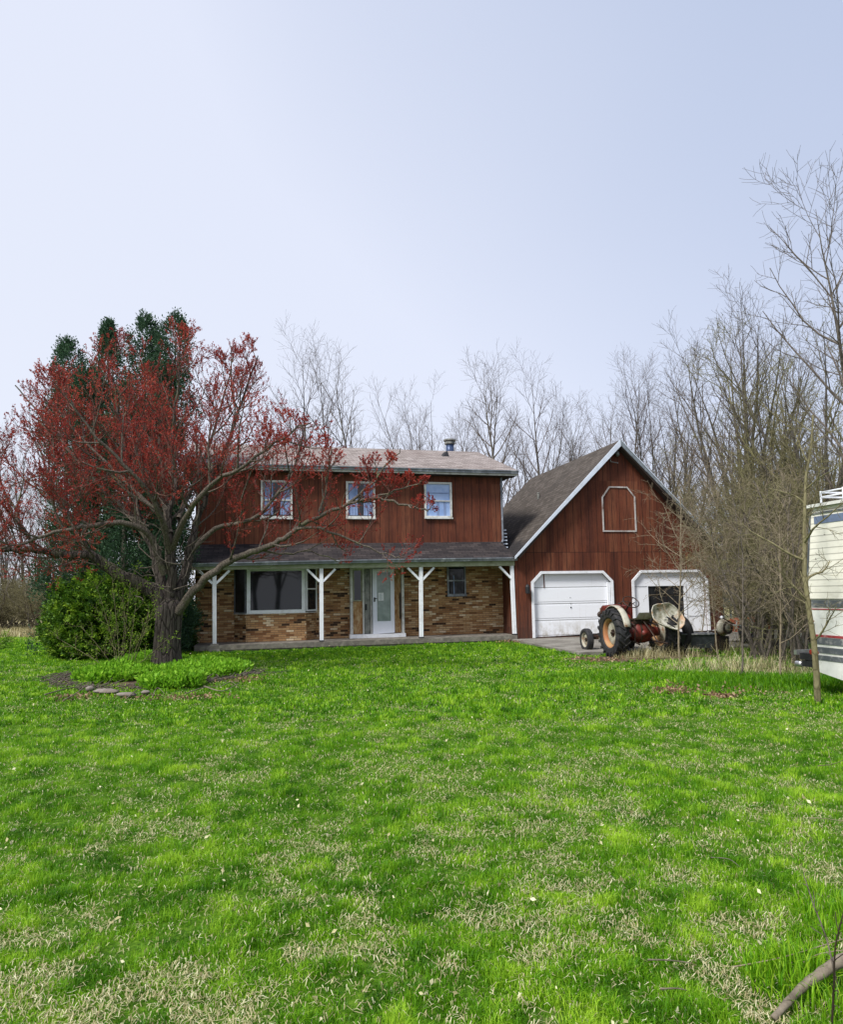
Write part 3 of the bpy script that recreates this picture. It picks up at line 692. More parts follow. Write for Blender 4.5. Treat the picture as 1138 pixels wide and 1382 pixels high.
gp(MB().box(D1+W-.20, D1+W-.10, .0, .06, .12, HK-.05), 'track_cover', 'white', gd)
# right door: white surround boards round a big dark opening
gd2 = gp(MB().box(D2+.61, D2+2.10, .10, .118, .06, 1.66), 'garage_door', 'void', label='white garage door with a large dark sheet over its opening')
m = MB().holed([(D2+.062, .03), (D2+W-.062, .03), (D2+W-.062, HK-.03), (D2+W-KN-.03, HT-.062), (D2+KN+.03, HT-.062), (D2+.062, HK-.03)], [[(D2+.66, .12), (D2+2.05, .12), (D2+2.05, 1.615), (D2+.66, 1.615)]], .055, .098)
gp(m, 'door_panel', 'door', gd2)
for b_ in ((D2+.10, D2+.62, .046, .053, 1.60, 1.612), (D2+2.14, D2+2.15, .046, .053, .1, 1.68), (D2+2.2, D2+W-.1, .046, .053, 1.08, 1.09), (D2+2.2, D2+W-.1, .046, .053, .55, .56)): gp(MB().box(*b_), 'seam', 'gutter', gd2)
gp(door_trim(D2), 'trim', 'white', gd2)
m = MB()
for k in range(1, 4): m.box(D2+.66+k*.35, D2+.675+k*.35, .09, .098, .12, 1.6)
for z in (.55, .95, 1.3): m.box(D2+.66, D2+2.05, .088, .096, z, z+.012)
gp(m, 'wire_grid', 'greasy', gd2)
# loft hatch outline
pts = [(2.67, 3.48), (3.94, 3.48), (3.94, 4.69), (3.65, 5.04), (2.96, 5.04), (2.67, 4.66)]
gp(MB().band(pts, .046, -.03, -.002, True), 'hatch_trim', 'hatch_paint', label='flaking white octagonal trim of the loft hatch')
# wall lamp, peak bracket
lp = gp(MB().lathe([(.02, -.06), (.075, -.05), (.075, .16), (.05, .22), (.01, .25)], 12, c=(-.17, -.12, 1.50)), 'wall_lamp', 'black', label='small black lamp beside the left garage door')
gp(MB().box(-.20, -.14, -.07, -.002, 1.54, 1.64), 'bracket', 'black', lp)
fl = gp(MB().tube([(3.02, -.03, 6.18), (3.02, -.10, 5.88), (3.30, -.10, 5.84)], .018, 6), 'lamp_bracket', 'cap', label='empty metal lamp bracket under the peak')
gp(MB().lathe([(.03, 0), (.075, .05), (.06, .16), (.02, .2)], 12, c=(3.28, -.12, 6.06)), 'lamp_shade', 'cap', fl, smooth=True)
gp(MB().box(GR-.09, GR+.025, -.03, .09, -.1, 2.75), 'corner_board', 'siding')

# grey sheet metal cabinet beyond the garage corner
cb = thing('metal_cabinet', 'grey sheet metal cabinet standing at the right corner of the garage', 'cabinet', HU(7.72, .9, GZ), TH)
MB().box(-.37, .37, -.25, .25, .85, 1.78).build('cabinet_body', M['grey_metal'], cb)
for sx_ in (-.31, .31):
    for sy_ in (-.2, .2): MB().box(sx_-.025, sx_+.025, sy_-.025, sy_+.025, 0, .848).build('leg', M['grey_metal'], cb)
MB().box(-.42, .42, -.3, .3, 1.785, 1.81).build('cabinet_top', M['grey_metal'], cb)
MB().box(-.30, -.14, -.275, -.252, 1.45, 1.6).build('latch', M['black'], cb)

# ================================================================== TREES
def rvec(rr, s=1.0): return Vector((rr.gauss(0, s), rr.gauss(0, s), rr.gauss(0, s)))
def side_dir(d, ang, rr, az=None):
    a = d.orthogonal().normalized(); b = d.cross(a); t = rr.uniform(0, 2*PI) if az is None else az
    return (d*math.cos(ang)+(a*math.cos(t)+b*math.sin(t))*math.sin(ang)).normalized()
def limb(p, d, L, nseg, wig, trop, rr, bend=None):
    pts = [p.copy()]; d = d.copy(); dirs = [d.copy()]
    for i in range(nseg):
        d = (d+rvec(rr, wig)+Vector((0, 0, trop))+(bend or Vector((0, 0, 0)))).normalized(); p = p+d*(L/nseg); pts.append(p.copy()); dirs.append(d.copy())
    return pts, dirs
def along(pts, dirs, rads, t):
    x = t*(len(pts)-1); i = min(int(x), len(pts)-2); f = x-i
    return pts[i].lerp(pts[i+1], f), dirs[i].lerp(dirs[i+1], f).normalized(), rads[i]*(1-f)+rads[i+1]*f
def grow(crown, tips, pts, dirs, rads, lv, P, rr, env=None):
    n = P['n'][lv]; n = max(1, int(n*rr.uniform(.8, 1.2)+.5)); L0 = sum((pts[i+1]-pts[i]).length for i in range(len(pts)-1))
    az = rr.uniform(0, 2*PI)
    for k in range(n):
        t = P['t0'][lv]+(1-P['t0'][lv])*((k+rr.random()*.8)/n); t = min(t, .985)
        q, d, r = along(pts, dirs, rads, t); az += 2.4+rr.uniform(-.5, .5)
        ang = math.radians(P['ang'][lv]*rr.uniform(.7, 1.3)); nd = side_dir(d, ang, rr, az)
        L = P['len'][lv]*rr.uniform(.65, 1.2)*(L0 if P.get('rel') else 1)*(1-.55*t*P.get('tp', 1))
        if env is not None:
            f = env(q+nd*L)
            if f < .3: continue
            if f < 1: L *= f
        r2 = max(P['rmin'], min(r*.72, P['rad'][lv]*rr.uniform(.8, 1.15)*(L/(P['len'][lv]*(L0 if P.get('rel') else 1)+1e-6))**.5))
        ns = P['seg'][lv]; np_, nd_ = limb(q, nd, L, ns, P['wig'][lv], P['trop'][lv], rr)
        rd = [r2*(1-.8*i/ns)+P['rmin']*.5*(i/ns) for i in range(ns+1)]
        (P['fine'] if lv and P.get('fine') else crown).tube(np_, rd, P['sides'][lv])
        if lv+1 < len(P['n']): grow(crown, tips, np_, nd_, rd, lv+1, P, rr, env)
        else: tips.append((np_, nd_))
def tip_leaves(tips, per, size, rr, rng, spread=.6, jitter=.02, droop=0, t0=.1, bylen=0):
    A = []; D = []
    for pts, dirs in tips:
        n = per if isinstance(per, int) else rr.randint(*per)
        if bylen: n = max(1, int(n*min(1.3, (pts[0]-pts[-1]).length/bylen)))
        for k in range(n):
            q, d, _ = along(pts, dirs, [0]*len(pts), t0+(1-t0)*rr.random()); A.append(q); D.append(d)
    A = np.array([tuple(a) for a in A]); D = np.array([tuple(a) for a in D]); A = A+rng.normal(0, jitter, A.shape)
    V, F = leaves(A, rng.uniform(size*.6, size*1.3, len(A)), droop, .62, D, spread, rng)
    return V, F, np.repeat(rng.random(len(A)), 4)

def bare_tree(name, label, cat, h, style, seed, loc, barkm='bark_grey', twigm='twig_grey', lean=(0, 0), group=None, buds=None, thick=1.0, dens=1.0, amax=None):
    rr = random.Random(seed); root = thing(name, label, cat, loc, 0, group); tr, cr, tips = MB(), MB(), []
    mains = []
    if style == 'upright':
        pts, dirs = limb(Vector((0, 0, -.2)), Vector((lean[0], lean[1], 1)).normalized(), h*1.0, 10, .035, .03, rr)
        r0 = h*.011*thick; rads = [r0*(1-.985*(i/10)**.85)+.003 for i in range(11)]; tr.tube(pts, rads, 8); mains.append((pts, dirs, rads))
        P = dict(n=[int(20*dens), 6, 5], t0=[.22, .2, .15], ang=[38, 38, 40], len=[h*.34, h*.12, h*.055], rad=[h*.0042*thick, .016, .008], rmin=.0045, seg=[5, 4, 3], wig=[.07, .1, .12], trop=[.10, .08, .05], sides=[5, 4, 3], tp=1)
        sp = mains
    elif style == 'vase':
        th = h*.20; pts, dirs = limb(Vector((0, 0, -.2)), Vector((lean[0], lean[1], 1)).normalized(), th, 3, .03, 0, rr); r0 = h*.019*thick
        tr.tube(pts, [r0*1.25, r0, r0*.95, r0*.9], 10); sp = []; nl = 8
        for k in range(nl):
            ang = math.radians(rr.uniform(5, amax or 38)) if k else .05; d = side_dir(Vector((0, 0, 1)), ang, rr, k*2*PI/nl+rr.uniform(-.3, .3))
            L = (h-th)*rr.uniform(.85, 1.03)/max(.75, math.cos(ang)); p2, d2 = limb(pts[-1]-Vector((0, 0, rr.uniform(0, th*.25))), d, L, 9, .045, .035, rr)
            rd = [r0*.5*(1-.97*(i/9)**.9)+.003 for i in range(10)]; tr.tube(p2, rd, 6); sp.append((p2, d2, rd))
        P = dict(n=[int(9*dens), 5, 5], t0=[.18, .2, .15], ang=[30, 34, 38], len=[h*.26, h*.12, h*.055], rad=[h*.0038*thick, .014, .008], rmin=.0045, seg=[5, 4, 3], wig=[.07, .09, .12], trop=[.10, .08, .05], sides=[5, 4, 3], tp=1)
    elif style == 'brush':
        sp = []; ns = int(9*dens)
        for k in range(ns):
            ang = math.radians(rr.uniform(4, amax or 30)); d = side_dir(Vector((0, 0, 1)), ang, rr); L = h*rr.uniform(.7, 1.3)
            p2, d2 = limb(Vector((rr.uniform(-.35, .35), rr.uniform(-.35, .35), -.1)), d, L, 7, .10, .0, rr); r0 = .03*thick*rr.uniform(.6, 1.2)
            rd = [r0*(1-.8*i/7)+.004 for i in range(8)]; tr.tube(p2, rd, 6); sp.append((p2, d2, rd))
        P = dict(n=[7, 5, 4], t0=[.2, .15, .1], ang=[48, 52, 55], len=[h*.38, h*.2, h*.1], rad=[.014, .009, .006], rmin=.004, seg=[5, 4, 3], wig=[.14, .16, .18], trop=[.02, .0, .0], sides=[4, 4, 3], tp=.8)
    for m in sp: grow(cr, tips, *m, 0, P, rr)
    tr.build('trunk', M[barkm], root, smooth=True, uv=False); cr.build('crown', M[twigm], root, smooth=True, uv=False)
    if buds:
        V, F, T = tip_leaves(tips, buds[1], buds[2], rr, np.random.default_rng(seed), 1.0, .03); mesh_np('buds', V, F, M[buds[0]], root, T)
    return root

def topZ(px, py, Y): return at(px, py, Y).z-GZ
def place_tree(px, Y): v = at(px, 800, Y); return (v.x, v.y, GZ)
BG = 'bare trees behind the house'
tA = bare_tree('bare_tree', 'tall slender bare tree behind the roof, leftmost of those clear of the red maple', 'tree', topZ(424, 478, 33), 'upright', 11, place_tree(424, 33), 'bark_grey', 'twig_far', group=BG)
tB = bare_tree('bare_tree', 'bare fan-shaped low tree behind the roof, left of the blue flue', 'tree', topZ(578, 546, 40), 'vase', 12, place_tree(578, 40), 'bark_grey', 'twig_far', group=BG, thick=.6)
tC = bare_tree('bare_tree', 'tallest bare tree right of the blue flue', 'tree', topZ(690, 492, 32), 'upright', 13, place_tree(687, 32), 'bark_grey', 'twig_grey', group=BG, thick=1.15, dens=1.1)
far = [  # proto, px, topy, Y, label
    (tA, 457, 492, 34, 'bare tree behind the roof, middle of the three left of the flue'),
    (tC, 492, 508, 33, 'bare tree behind the roof above the upper middle window'),
    (tB, 395, 560, 42, 'faint bare tree behind the right edge of the red maple'),
    (tA, 655, 516, 37, 'bare tree just right of the blue flue'),
    (tB, 622, 566, 41, 'low bare tree directly behind the blue flue'),
    (tA, 742, 504, 35, 'bare tree above the gap between house and garage'),
    (tB, 716, 555, 44, 'low bare tree behind the gap between house and garage'),
    (tC, 793, 575, 40, 'low bare tree behind the garage ridge'),
    (tB, 770, 585, 46, 'faint low bare tree left of the garage peak'),
    (tA, 852, 502, 33, 'bare tree rising just right of the garage peak'),
    (tC, 826, 548, 42, 'bare tree rising straight behind the garage peak'),
    (tB, 884, 520, 34, 'spreading bare tree above the right roof slope of the garage'),
    (tA, 905, 560, 40, 'bare tree half hidden by the garage right slope')]
for i, (p, px, ty, Y, lb) in enumerate(far):
    hh = {tA: topZ(424, 478, 33), tB: topZ(578, 546, 40), tC: topZ(690, 492, 32)}[p]
    dup(p, lb, place_tree(px, Y), rz=1.1*i+.5, scale=topZ(px, ty, Y)/hh, group=BG)
# big fan-shaped tree and its neighbours right of the garage
tD = bare_tree('bare_tree', 'big fan-shaped bare tree with many ascending limbs right of the garage', 'tree', topZ(985, 428, 24), 'vase', 24, place_tree(998, 24), 'bark_grey', 'twig_grey', (-.02, 0), dens=1.0, amax=23)
tE = bare_tree('bare_tree', 'straight dark bare tree right of the fan-shaped one', 'tree', topZ(1030, 400, 22), 'upright', 25, place_tree(1031, 22), 'bark_grey', 'twig_grey', thick=.9, dens=1.0)
tF = bare_tree('bare_tree', 'leaning bare tree with faint green buds above the camper roof', 'tree', topZ(1090, 430, 18), 'vase', 26, place_tree(1118, 18), 'bark_grey', 'twig_olive', (-.03, 0), buds=('bud_olive', 5, .035), dens=.8, amax=24)
tG = bare_tree('bare_tree', 'tallest bare tree, cut by the right edge of the photo', 'tree', topZ(1138, 232, 14.5), 'upright', 27, place_tree(1190, 14.5), 'bark_grey', 'twig_grey', thick=.9, dens=1.5)
RG = 'bare trees in the thicket'
for i, (p, hp_, px, ty, Y, lb) in enumerate([
    (tE, topZ(1030, 400, 22), 955, 500, 29, 'thin bare tree behind the fan-shaped one, above the garage slope'),
    (tD, topZ(985, 412, 24), 930, 540, 34, 'smaller fan-shaped bare tree behind the garage right slope'),
    (tE, topZ(1030, 400, 22), 1060, 480, 25, 'bare tree with thick dark trunk left of the camper'),
    (tD, topZ(985, 412, 24), 1105, 540, 30, 'spreading bare tree far behind the camper'),
    (tF, topZ(1090, 410, 18), 1050, 500, 20, 'olive-twigged tree low behind the thicket'),
    (tE, topZ(1030, 400, 22), 1085, 520, 27, 'slim bare tree between camper and thick trunk'),
    (tA, topZ(424, 478, 33), 1015, 470, 33, 'far slender bare tree seen through the fan-shaped one')]):
    dup(p, lb, place_tree(px, Y), rz=.9+1.7*i, scale=topZ(px, ty, Y)/hp_, group=RG)
for x_, y_, k_, lb in ((3.5, -15, .9, 'bare tree behind the viewer, mirrored in the picture window'), (6.5, -19, 1.0, 'second bare tree behind the viewer, right of the mirrored one'), (.5, -21, 1.0, 'third bare tree behind the viewer, mirrored left in the window')): dup(tD, lb, (x_, y_, GZ), rz=x_, scale=k_, group='bare trees behind the viewer')
# left side distance
for i, (px, ty, Y) in enumerate([(8, 640, 42), (32, 600, 46), (52, 650, 40), (-25, 590, 44), (-70, 600, 48), (75, 620, 50), (110, 640, 47), (150, 630, 52)]):
    hh = {0: topZ(578, 546, 40), 1: topZ(424, 478, 33)}[i % 2]
    dup((tB, tA)[i % 2], 'grey-mauve bare tree at the far edge of the field, left of the bush', place_tree(px, Y), rz=i*1.3, scale=topZ(px, ty, Y)/hh*.97, group='bare trees beyond the field')

# the far woodland edge that closes the horizon (reads as one mass)
rr = random.Random(5); wm = MB()
for k in range(900):
    a = rr.uniform(-1.05, 1.05); R = rr.uniform(62, 95); x, y = math.sin(a)*R, math.cos(a)*R+4; h = rr.uniform(4, 9); d = Vector((rr.uniform(-.15, .15), rr.uniform(-.15, .15), 1)).normalized()
    p, dd = limb(Vector((x, y, -.3)), d, h, 4, .05, .02, rr); wm.tube(p, [.09, .07, .05, .03, .01], 4)
    for j in range(14):
        q, d2, _ = along(p, dd, [0]*5, rr.uniform(.15, .98)); p3, _d = limb(q, side_dir(d2, rr.uniform(.4, .9), rr), h*rr.uniform(.12, .3), 3, .12, .08, rr); wm.tube(p3, [.03, .02, .014, .008], 3)
tag(wm.build('background_woods', M['twig_far'], smooth=True, uv=False), 'distant grey woodland edge along the horizon', 'woods', kind='stuff')

# thicket shrubs between the garage and the camper
bA = bare_tree('brush_shrub', 'tangled bare shrub arching over the garage right slope', 'shrub', 3.7, 'brush', 41, (*gnd(1010, 886)[:2], GZ), 'twig_grey', 'twig_tan', dens=.55, amax=46)
bB = bare_tree('brush_shrub', 'tall tangled olive shrub behind the junk, right of the garage', 'shrub', 4.6, 'brush', 42, place_tree(1032, 18.5), 'twig_grey', 'twig_olive', buds=('bud_olive', 4, .025), dens=1.2)
bC = bare_tree('brush_shrub', 'pale bare shrub in the middle of the thicket', 'shrub', 3.4, 'brush', 43, place_tree(1055, 16), 'twig_grey', 'twig_olive', buds=('bud_olive', 3, .025))
BR = 'tangled shrubs of the thicket'
for o in (bA, bB, bC): o['group'] = BR
for i, (p, px, Y, s) in enumerate([(bB, 1030, 23, 1.0), (bB, 1045, 21, 1.15), (bB, 1075, 19, 1.0), (bC, 1030, 16.5, 1.1), (bC, 1075, 14.5, 1.0), (bA, 1035, 15, 1.0), (bB, 1005, 28, 1.3),
        (bB, 1100, 23, 1.2), (bC, 1018, 20, 1.2), (bA, 1062, 13.5, .85), (bB, 940, 30, 1.1), (bB, 1010, 27, 1.3), (bB, 1060, 28, 1.3), (bA, 1090, 17, 1.1), (bB, 905, 38, 1.1), (bC, 1100, 20, 1.3), (bA, 1130, 26, 1.4)]):
    dup(p, 'grey-olive tangled shrub deep in the thicket between garage and camper', place_tree(px, Y), rz=1.9*i+.4, scale=s, group='thicket shrubs nothing tells apart')
# low hazy bushes beyond the field on the left
for i, (px, Y, s) in enumerate([(5, 36, .75), (28, 37, .7), (48, 35, .7), (-18, 36, .8), (-45, 37, .8), (70, 38, .75), (15, 40, .95), (-75, 37, .8), (38, 41, .9), (60, 41, .9), (-5, 41, 1.0)]):
    dup(bB, 'low olive bush along the far edge of the field', place_tree(px, Y), rz=2.1*i, scale=(s*1.5, s*1.5, s*.72), group='low bushes beyond the field')

# young saplings in the weeds
def sapling(px, py, top, seed, label, mat_='twig_olive', sway=.03, th=1.0, nbr=11, blen=.30, sub=None, px_top=None, Y=None):
    b = gnd(px, py); h = topZ(px, top, b.y); rr = random.Random(seed); root = thing('sapling', label, 'sapling', b, 0)
    tx = at(px_top or px, top, b.y).x-b.x
    pts, dirs = limb(Vector((0, 0, -.1)), Vector((tx/h, 0, 1)).normalized(), h, 9, sway, 0, rr); e = pts[-1]; corr = Vector((tx, 0, h))-e
    pts = [p+corr*(i/9) for i, p in enumerate(pts)]
    r0 = .019*th; rads = [r0*(1-.85*i/9)+.004 for i in range(10)]; t = MB().tube(pts, rads, 8); t.build('trunk', M[mat_], root, smooth=True, uv=False)
    cr, tips = MB(), []; P = dict(n=[nbr, 5, 4], t0=[.22, .2, .1], ang=[52, 45, 45], len=[h*blen, h*blen*.45, h*blen*.22], rad=[.011*th, .007, .005], rmin=.003, seg=[6, 4, 3], wig=[.13, .14, .15], trop=[.06, .04, 0], sides=[5, 4, 3], tp=.6)
    grow(cr, tips, pts, dirs, rads, 0, P, rr); cr.build('branches', M[mat_], root, smooth=True, uv=False); return root
sapling(918, 893, 660, 51, 'many-twigged bare sapling in front of the right garage door', 'twig_tan', .05, .95, 24, .36)
sapling(1001, 912, 700, 52, 'thin sapling with crooked stem left of the camper', 'twig_grey', .05, .8, 12, .33)
sapling(1053, 917, 690, 53, 'thin bare sapling rising from dry weeds beside the camper', 'twig_tan', .05, .8, 14, .35)
sapling(1104, 946, 560, 54, 'slender smooth sapling trunk in front of the camper corner', 'twig_olive', .05, 2.2, 14, .24, px_top=1098)
sapling(945, 880, 690, 55, 'spindly sapling right of the dark garage opening', 'twig_tan', .06, .6, 14, .5)
sapling(970, 890, 660, 56, 'crooked bare sapling near the garage corner', 'twig_tan', .06, .7, 16, .5)

# ------------------------------------------------------------------ red maple
mb0 = gnd(222, 908); MY = mb0.y
maple = thing('red_budded_tree', 'wide spreading tree covered in dark red buds beside the porch', 'tree', mb0)
def mp(px, py, dy=0.0): v = at(px, py, MY+dy)-mb0; return v
def spline(pts, n=4):
    out = []
    for i in range(len(pts)-1):
        p0, p1, p2, p3 = pts[max(i-1, 0)], pts[i], pts[i+1], pts[min(i+2, len(pts)-1)]
        for k in range(n):
            t = k/n; out.append(.5*((2*p1)+(p2-p0)*t+(2*p0-5*p1+4*p2-p3)*t*t+(3*p1-p0-3*p2+p3)*t**3))
    out.append(pts[-1]); return out
rr = random.Random(99); tr, cr, tips = MB(), MB(), []; fine = MB()
# trunk with root flare and fluted outline
prof = [(-.15, .46), (0, .40), (.10, .34), (.25, .305), (.5, .272), (.8, .258), (1.05, .262), (1.25, .28), (1.38, .27), (1.48, .21), (1.56, .12), (1.62, .02)]
o = len(tr.v); NS = 28
for i, (z, r) in enumerate(prof):
    for k in range(NS):
        t = 2*PI*k/NS; q = 1+.07*math.sin(3*t+1)+.05*math.sin(7*t+z)+.03*math.sin(11*t+2*z)+rr.uniform(-.02, .02)
        fl_ = 1+(.22*max(0, math.cos(2.5*t+.4)) if z < .2 else 0)*(1-max(z, 0)/.2 if z < .2 else 0)
        cx = mp(222+(226-222)*z/1.5, 880).x*0+.05*z
        tr.v.append((cx+r*q*fl_*math.cos(t), r*q*fl_*math.sin(t), z))
for i in range(len(prof)-1):
    for k in range(NS):
        k2 = (k+1) % NS; tr.f.append((o+i*NS+k, o+i*NS+k2, o+(i+1)*NS+k2, o+(i+1)*NS+k))
tr.f.append(tuple(o+(len(prof)-1)*NS+k for k in range(NS)))
limbs = [  # pixel way points with depth offset, start radius, end radius
    ([(224, 822, 0), (202, 797, -.1), (168, 778, -.3), (140, 762, -.45), (120, 750, -.6), (85, 750, -.8), (48, 742, -1.0), (5, 742, -1.2), (-50, 730, -1.4)], .185, .03),
    ([(222, 812, .0), (212, 765, .1), (204, 735, .15), (192, 710, .2), (182, 670, .3), (170, 610, .3), (158, 545, .2), (148, 480, .2)], .125, .015),
    ([(229, 812, -.0), (232, 765, -.1), (230, 735, -.15), (227, 700, -.1), (236, 660, 0), (232, 600, .2), (240, 530, .3), (244, 460, .3)], .12, .014),
    ([(236, 815, .05), (252, 765, .25), (258, 730, .3), (266, 700, .5), (285, 650, .6), (310, 590, .7), (330, 530, .8), (348, 480, .9)], .125, .012),
    ([(240, 826, -.1), (262, 798, -.3), (292, 768, -.5), (325, 750, -.6), (352, 742, -.7), (378, 728, -.8), (400, 714, -.9), (430, 695, -1.0), (470, 680, -1.0), (510, 672, -1.0), (548, 682, -1.1), (578, 690, -1.1)], .10, .016),
    ([(222, 775, -.1), (196, 716, -.5), (150, 706, -.9), (110, 712, -1.2), (60, 722, -1.5), (10, 735, -1.7), (-40, 700, -2.0)], .085, .014),
    ([(210, 745, .2), (180, 700, .6), (140, 660, 1.0), (95, 610, 1.3), (55, 560, 1.5), (20, 520, 1.6)], .085, .014),
    ([(228, 745, -.2), (215, 690, -.9), (180, 640, -1.4), (130, 590, -1.7), (95, 540, -1.9)], .075, .014),
    ([(232, 740, -.2), (255, 690, -.9), (290, 650, -1.3), (335, 625, -1.5), (380, 590, -1.6), (420, 570, -1.6)], .075, .012),
    ([(256, 745, .3), (290, 715, .4), (340, 700, .3), (380, 660, .2), (400, 620, .1), (410, 580, 0)], .07, .012),
    ([(400, 714, -.9), (425, 712, -1.1), (455, 722, -1.2), (490, 735, -1.2), (520, 748, -1.2), (545, 752, -1.25)], .035, .01),
    ([(352, 742, -.7), (385, 748, -.4), (420, 745, -.2), (460, 760, .0)], .03, .009),
    ([(430, 695, -1), (440, 660, -1), (445, 620, -.9), (450, 590, -.8)], .035, .010),
    ([(470, 680, -1), (500, 655, -1), (520, 630, -1), (540, 605, -1)], .035, .009),
    ([(500, 673, -1), (530, 662, -1), (560, 655, -1), (575, 640, -1)], .025, .008),
    ([(228, 760, .2), (225, 700, 1.0), (220, 640, 1.6), (210, 580, 1.9), (200, 520, 2.1)], .09, .014),
    ([(120, 750, -.6), (95, 700, -.6), (70, 650, -.4), (50, 600, -.2)], .06, .012),
    ([(48, 742, -1.0), (25, 700, -1.0), (5, 660, -1.0), (-15, 610, -1.0)], .045, .010),
    ([(230, 720, -.2), (205, 660, .9), (120, 640, 1.9), (60, 640, 2.4), (0, 660, 2.8)], .06, .012),
    ([(240, 700, 0), (275, 620, 1.4), (300, 540, 1.8), (315, 480, 2.0)], .06, .012),
    ([(210, 690, 0), (120, 600, .4), (60, 530, .5)], .05, .012)]
def env(q):
    """1 inside the crown envelope, smaller when outside: keeps the outline of the tree"""
    x, y, z = q.x, q.y, q.z
    k = 1.55 if x < 0 else 2.8; e1 = (abs(x)/(4.1 if x < 0 else 2.65))**k+(abs(y)/3.3)**k+(abs(z-3.2)/3.85)**k
    e2 = ((x-2.7)/2.55)**2+((y+.9)/1.6)**2+((z-2.75)/1.65)**2
    e = min(e1, e2); return 1 if e < 1 else 1/e**1.6
PM = dict(fine=fine, n=[10, 7, 6], t0=[.25, .18, .12], ang=[50, 42, 38], len=[1.75, .85, .42], rad=[.028, .013, .0075], rmin=.0038, seg=[6, 5, 4], wig=[.12, .11, .10], trop=[.17, .16, .14], sides=[6, 4, 3], tp=.7)
for li, (wp, r0, r1) in enumerate(limbs):
    pts = spline([mp(*w) for w in wp], 4); n = len(pts)
    pts = [p+rvec(rr, .018) if 2 < i < n-1 else p for i, p in enumerate(pts)]
    rads = [r0+(r1-r0)*(i/(n-1))**.75 for i in range(n)]
    (tr if r0 > .1 else cr).tube(pts, rads, 12 if r0 > .1 else 7)
    dirs = [(pts[min(i+1, n-1)]-pts[max(i-1, 0)]).normalized() for i in range(n)]
    L0 = sum((pts[i+1]-pts[i]).length for i in range(n-1)); Pq = dict(PM); Pq['n'] = [max(4, int(L0*3.1)), 6, 5]
    Pq['t0'] = [.35 if r0 > .1 else .2, .18, .12]
    if li in (4, 10, 11): Pq['len'] = [1.25, .62, .34]; Pq['n'] = [max(4, int(L0*2.2)), 5, 4]; 
    if li in (12, 13, 14): Pq['len'] = [.95, .5, .3]; Pq['n'] = [6, 5, 4]
    grow(cr, tips, pts, dirs, rads, 0, Pq, rr, env)
    # bare crooked water sprouts near the fork, pale against the dark
for k in range(46):
    p, d, r = Vector((rr.uniform(-.5, .6), rr.uniform(-.8, .5), rr.uniform(1.6, 3.2))), None, 0
    d = side_dir(Vector((0, -.25, .4)).normalized(), rr.uniform(.5, 1.6), rr); q, _ = limb(p, d, rr.uniform(.4, 1.1), 6, .28, .05, rr); cr.tube(q, [.014, .013, .011, .009, .007, .005, .003], 5)
tr.build('trunk', M['bark_maple'], maple, smooth=True, uv=False); cr.build('branches', M['twig_maple'], maple, smooth=True, uv=False)
fine.build('twigs', M['twig_red'], maple, smooth=True, uv=False); print('maple tips', len(tips))
rng = np.random.default_rng(3); V, F, T = tip_leaves(tips, (14, 21), .034, rr, rng, .55, .012, .1, .33)
tw = vnoise(V[:, 0]*1.0+V[:, 2], V[:, 1]+V[:, 2]*.7, .5, 4); mesh_np('red_buds', V, F, M['bud_red'], maple, np.clip(T*.55+tw*.6-.08, 0, 1))

# ------------------------------------------------------------------ dark columnar cedars behind the maple
def cedar(px, top, Y, w, seed, label, base=0.05):
    rng = np.random.default_rng(seed); rr = random.Random(seed); b = place_tree(px, Y); h = topZ(px, top, Y); w *= 1.45; root = thing('columnar_cedar', label, 'tree', b, 0, 'columnar cedars behind the red tree')
    MB().tube([(0, 0, -.1), (.02, 0, h*.4), (0, .02, h*.92)], [.11, .07, .015], 8).build('trunk', M['bark_grey'], root, smooth=True, uv=False)
    A = []; nl = int(h*34)
    for k in range(nl):                       # clumps in whorls, each a small upright plume
        t = rr.random(); z = base+(h-base-.12)*t; rad = w*min(1, (1-t)*7+.05)**.6*(.85+.3*math.sin(z*3+seed)); a = rr.uniform(0, 2*PI); q = rr.uniform(.35, 1.0)
        c = np.array([rad*q*math.cos(a), rad*q*math.sin(a), z]); n = 115; s = rr.uniform(.13, .24)*(.45+.55*min(1, (1-t)*9))
        A.append(c+rng.normal(0, 1, (n, 3))*np.array([s*.55, s*.55, s*1.15]))
    A = np.concatenate(A); A = A[A[:, 2] < h+.1]; out = unit(A*np.array([1, 1, 0])+1e-6); out[:, 2] = .9
    V, F = leaves(A, rng.uniform(.045, .09, len(A)), .2, .5, out, .6, rng); mesh_np('foliage', V, F, M['arbor'], root, np.repeat(np.clip(rng.normal(.45, .22, len(A)), 0, 1), 4))
cedar(84, 458, 19.7, .48, 1, 'leftmost dark columnar cedar top, behind the red tree')
cedar(139, 432, 20.3, .36, 2, 'narrow dark cedar top, second from the left')
cedar(112, 490, 19.3, .42, 3, 'shorter dark cedar between the two left tops')
cedar(190, 424, 20.1, .46, 4, 'dark cedar top left of the tallest one')
cedar(232, 420, 19.8, .44, 5, 'tallest dark cedar, rightmost of the row')
cedar(165, 520, 19.1, .5, 6, 'low dark cedar hidden in the middle of the row')
cedar(210, 480, 19.4, .45, 7, 'dark cedar in front of the two tallest tops')

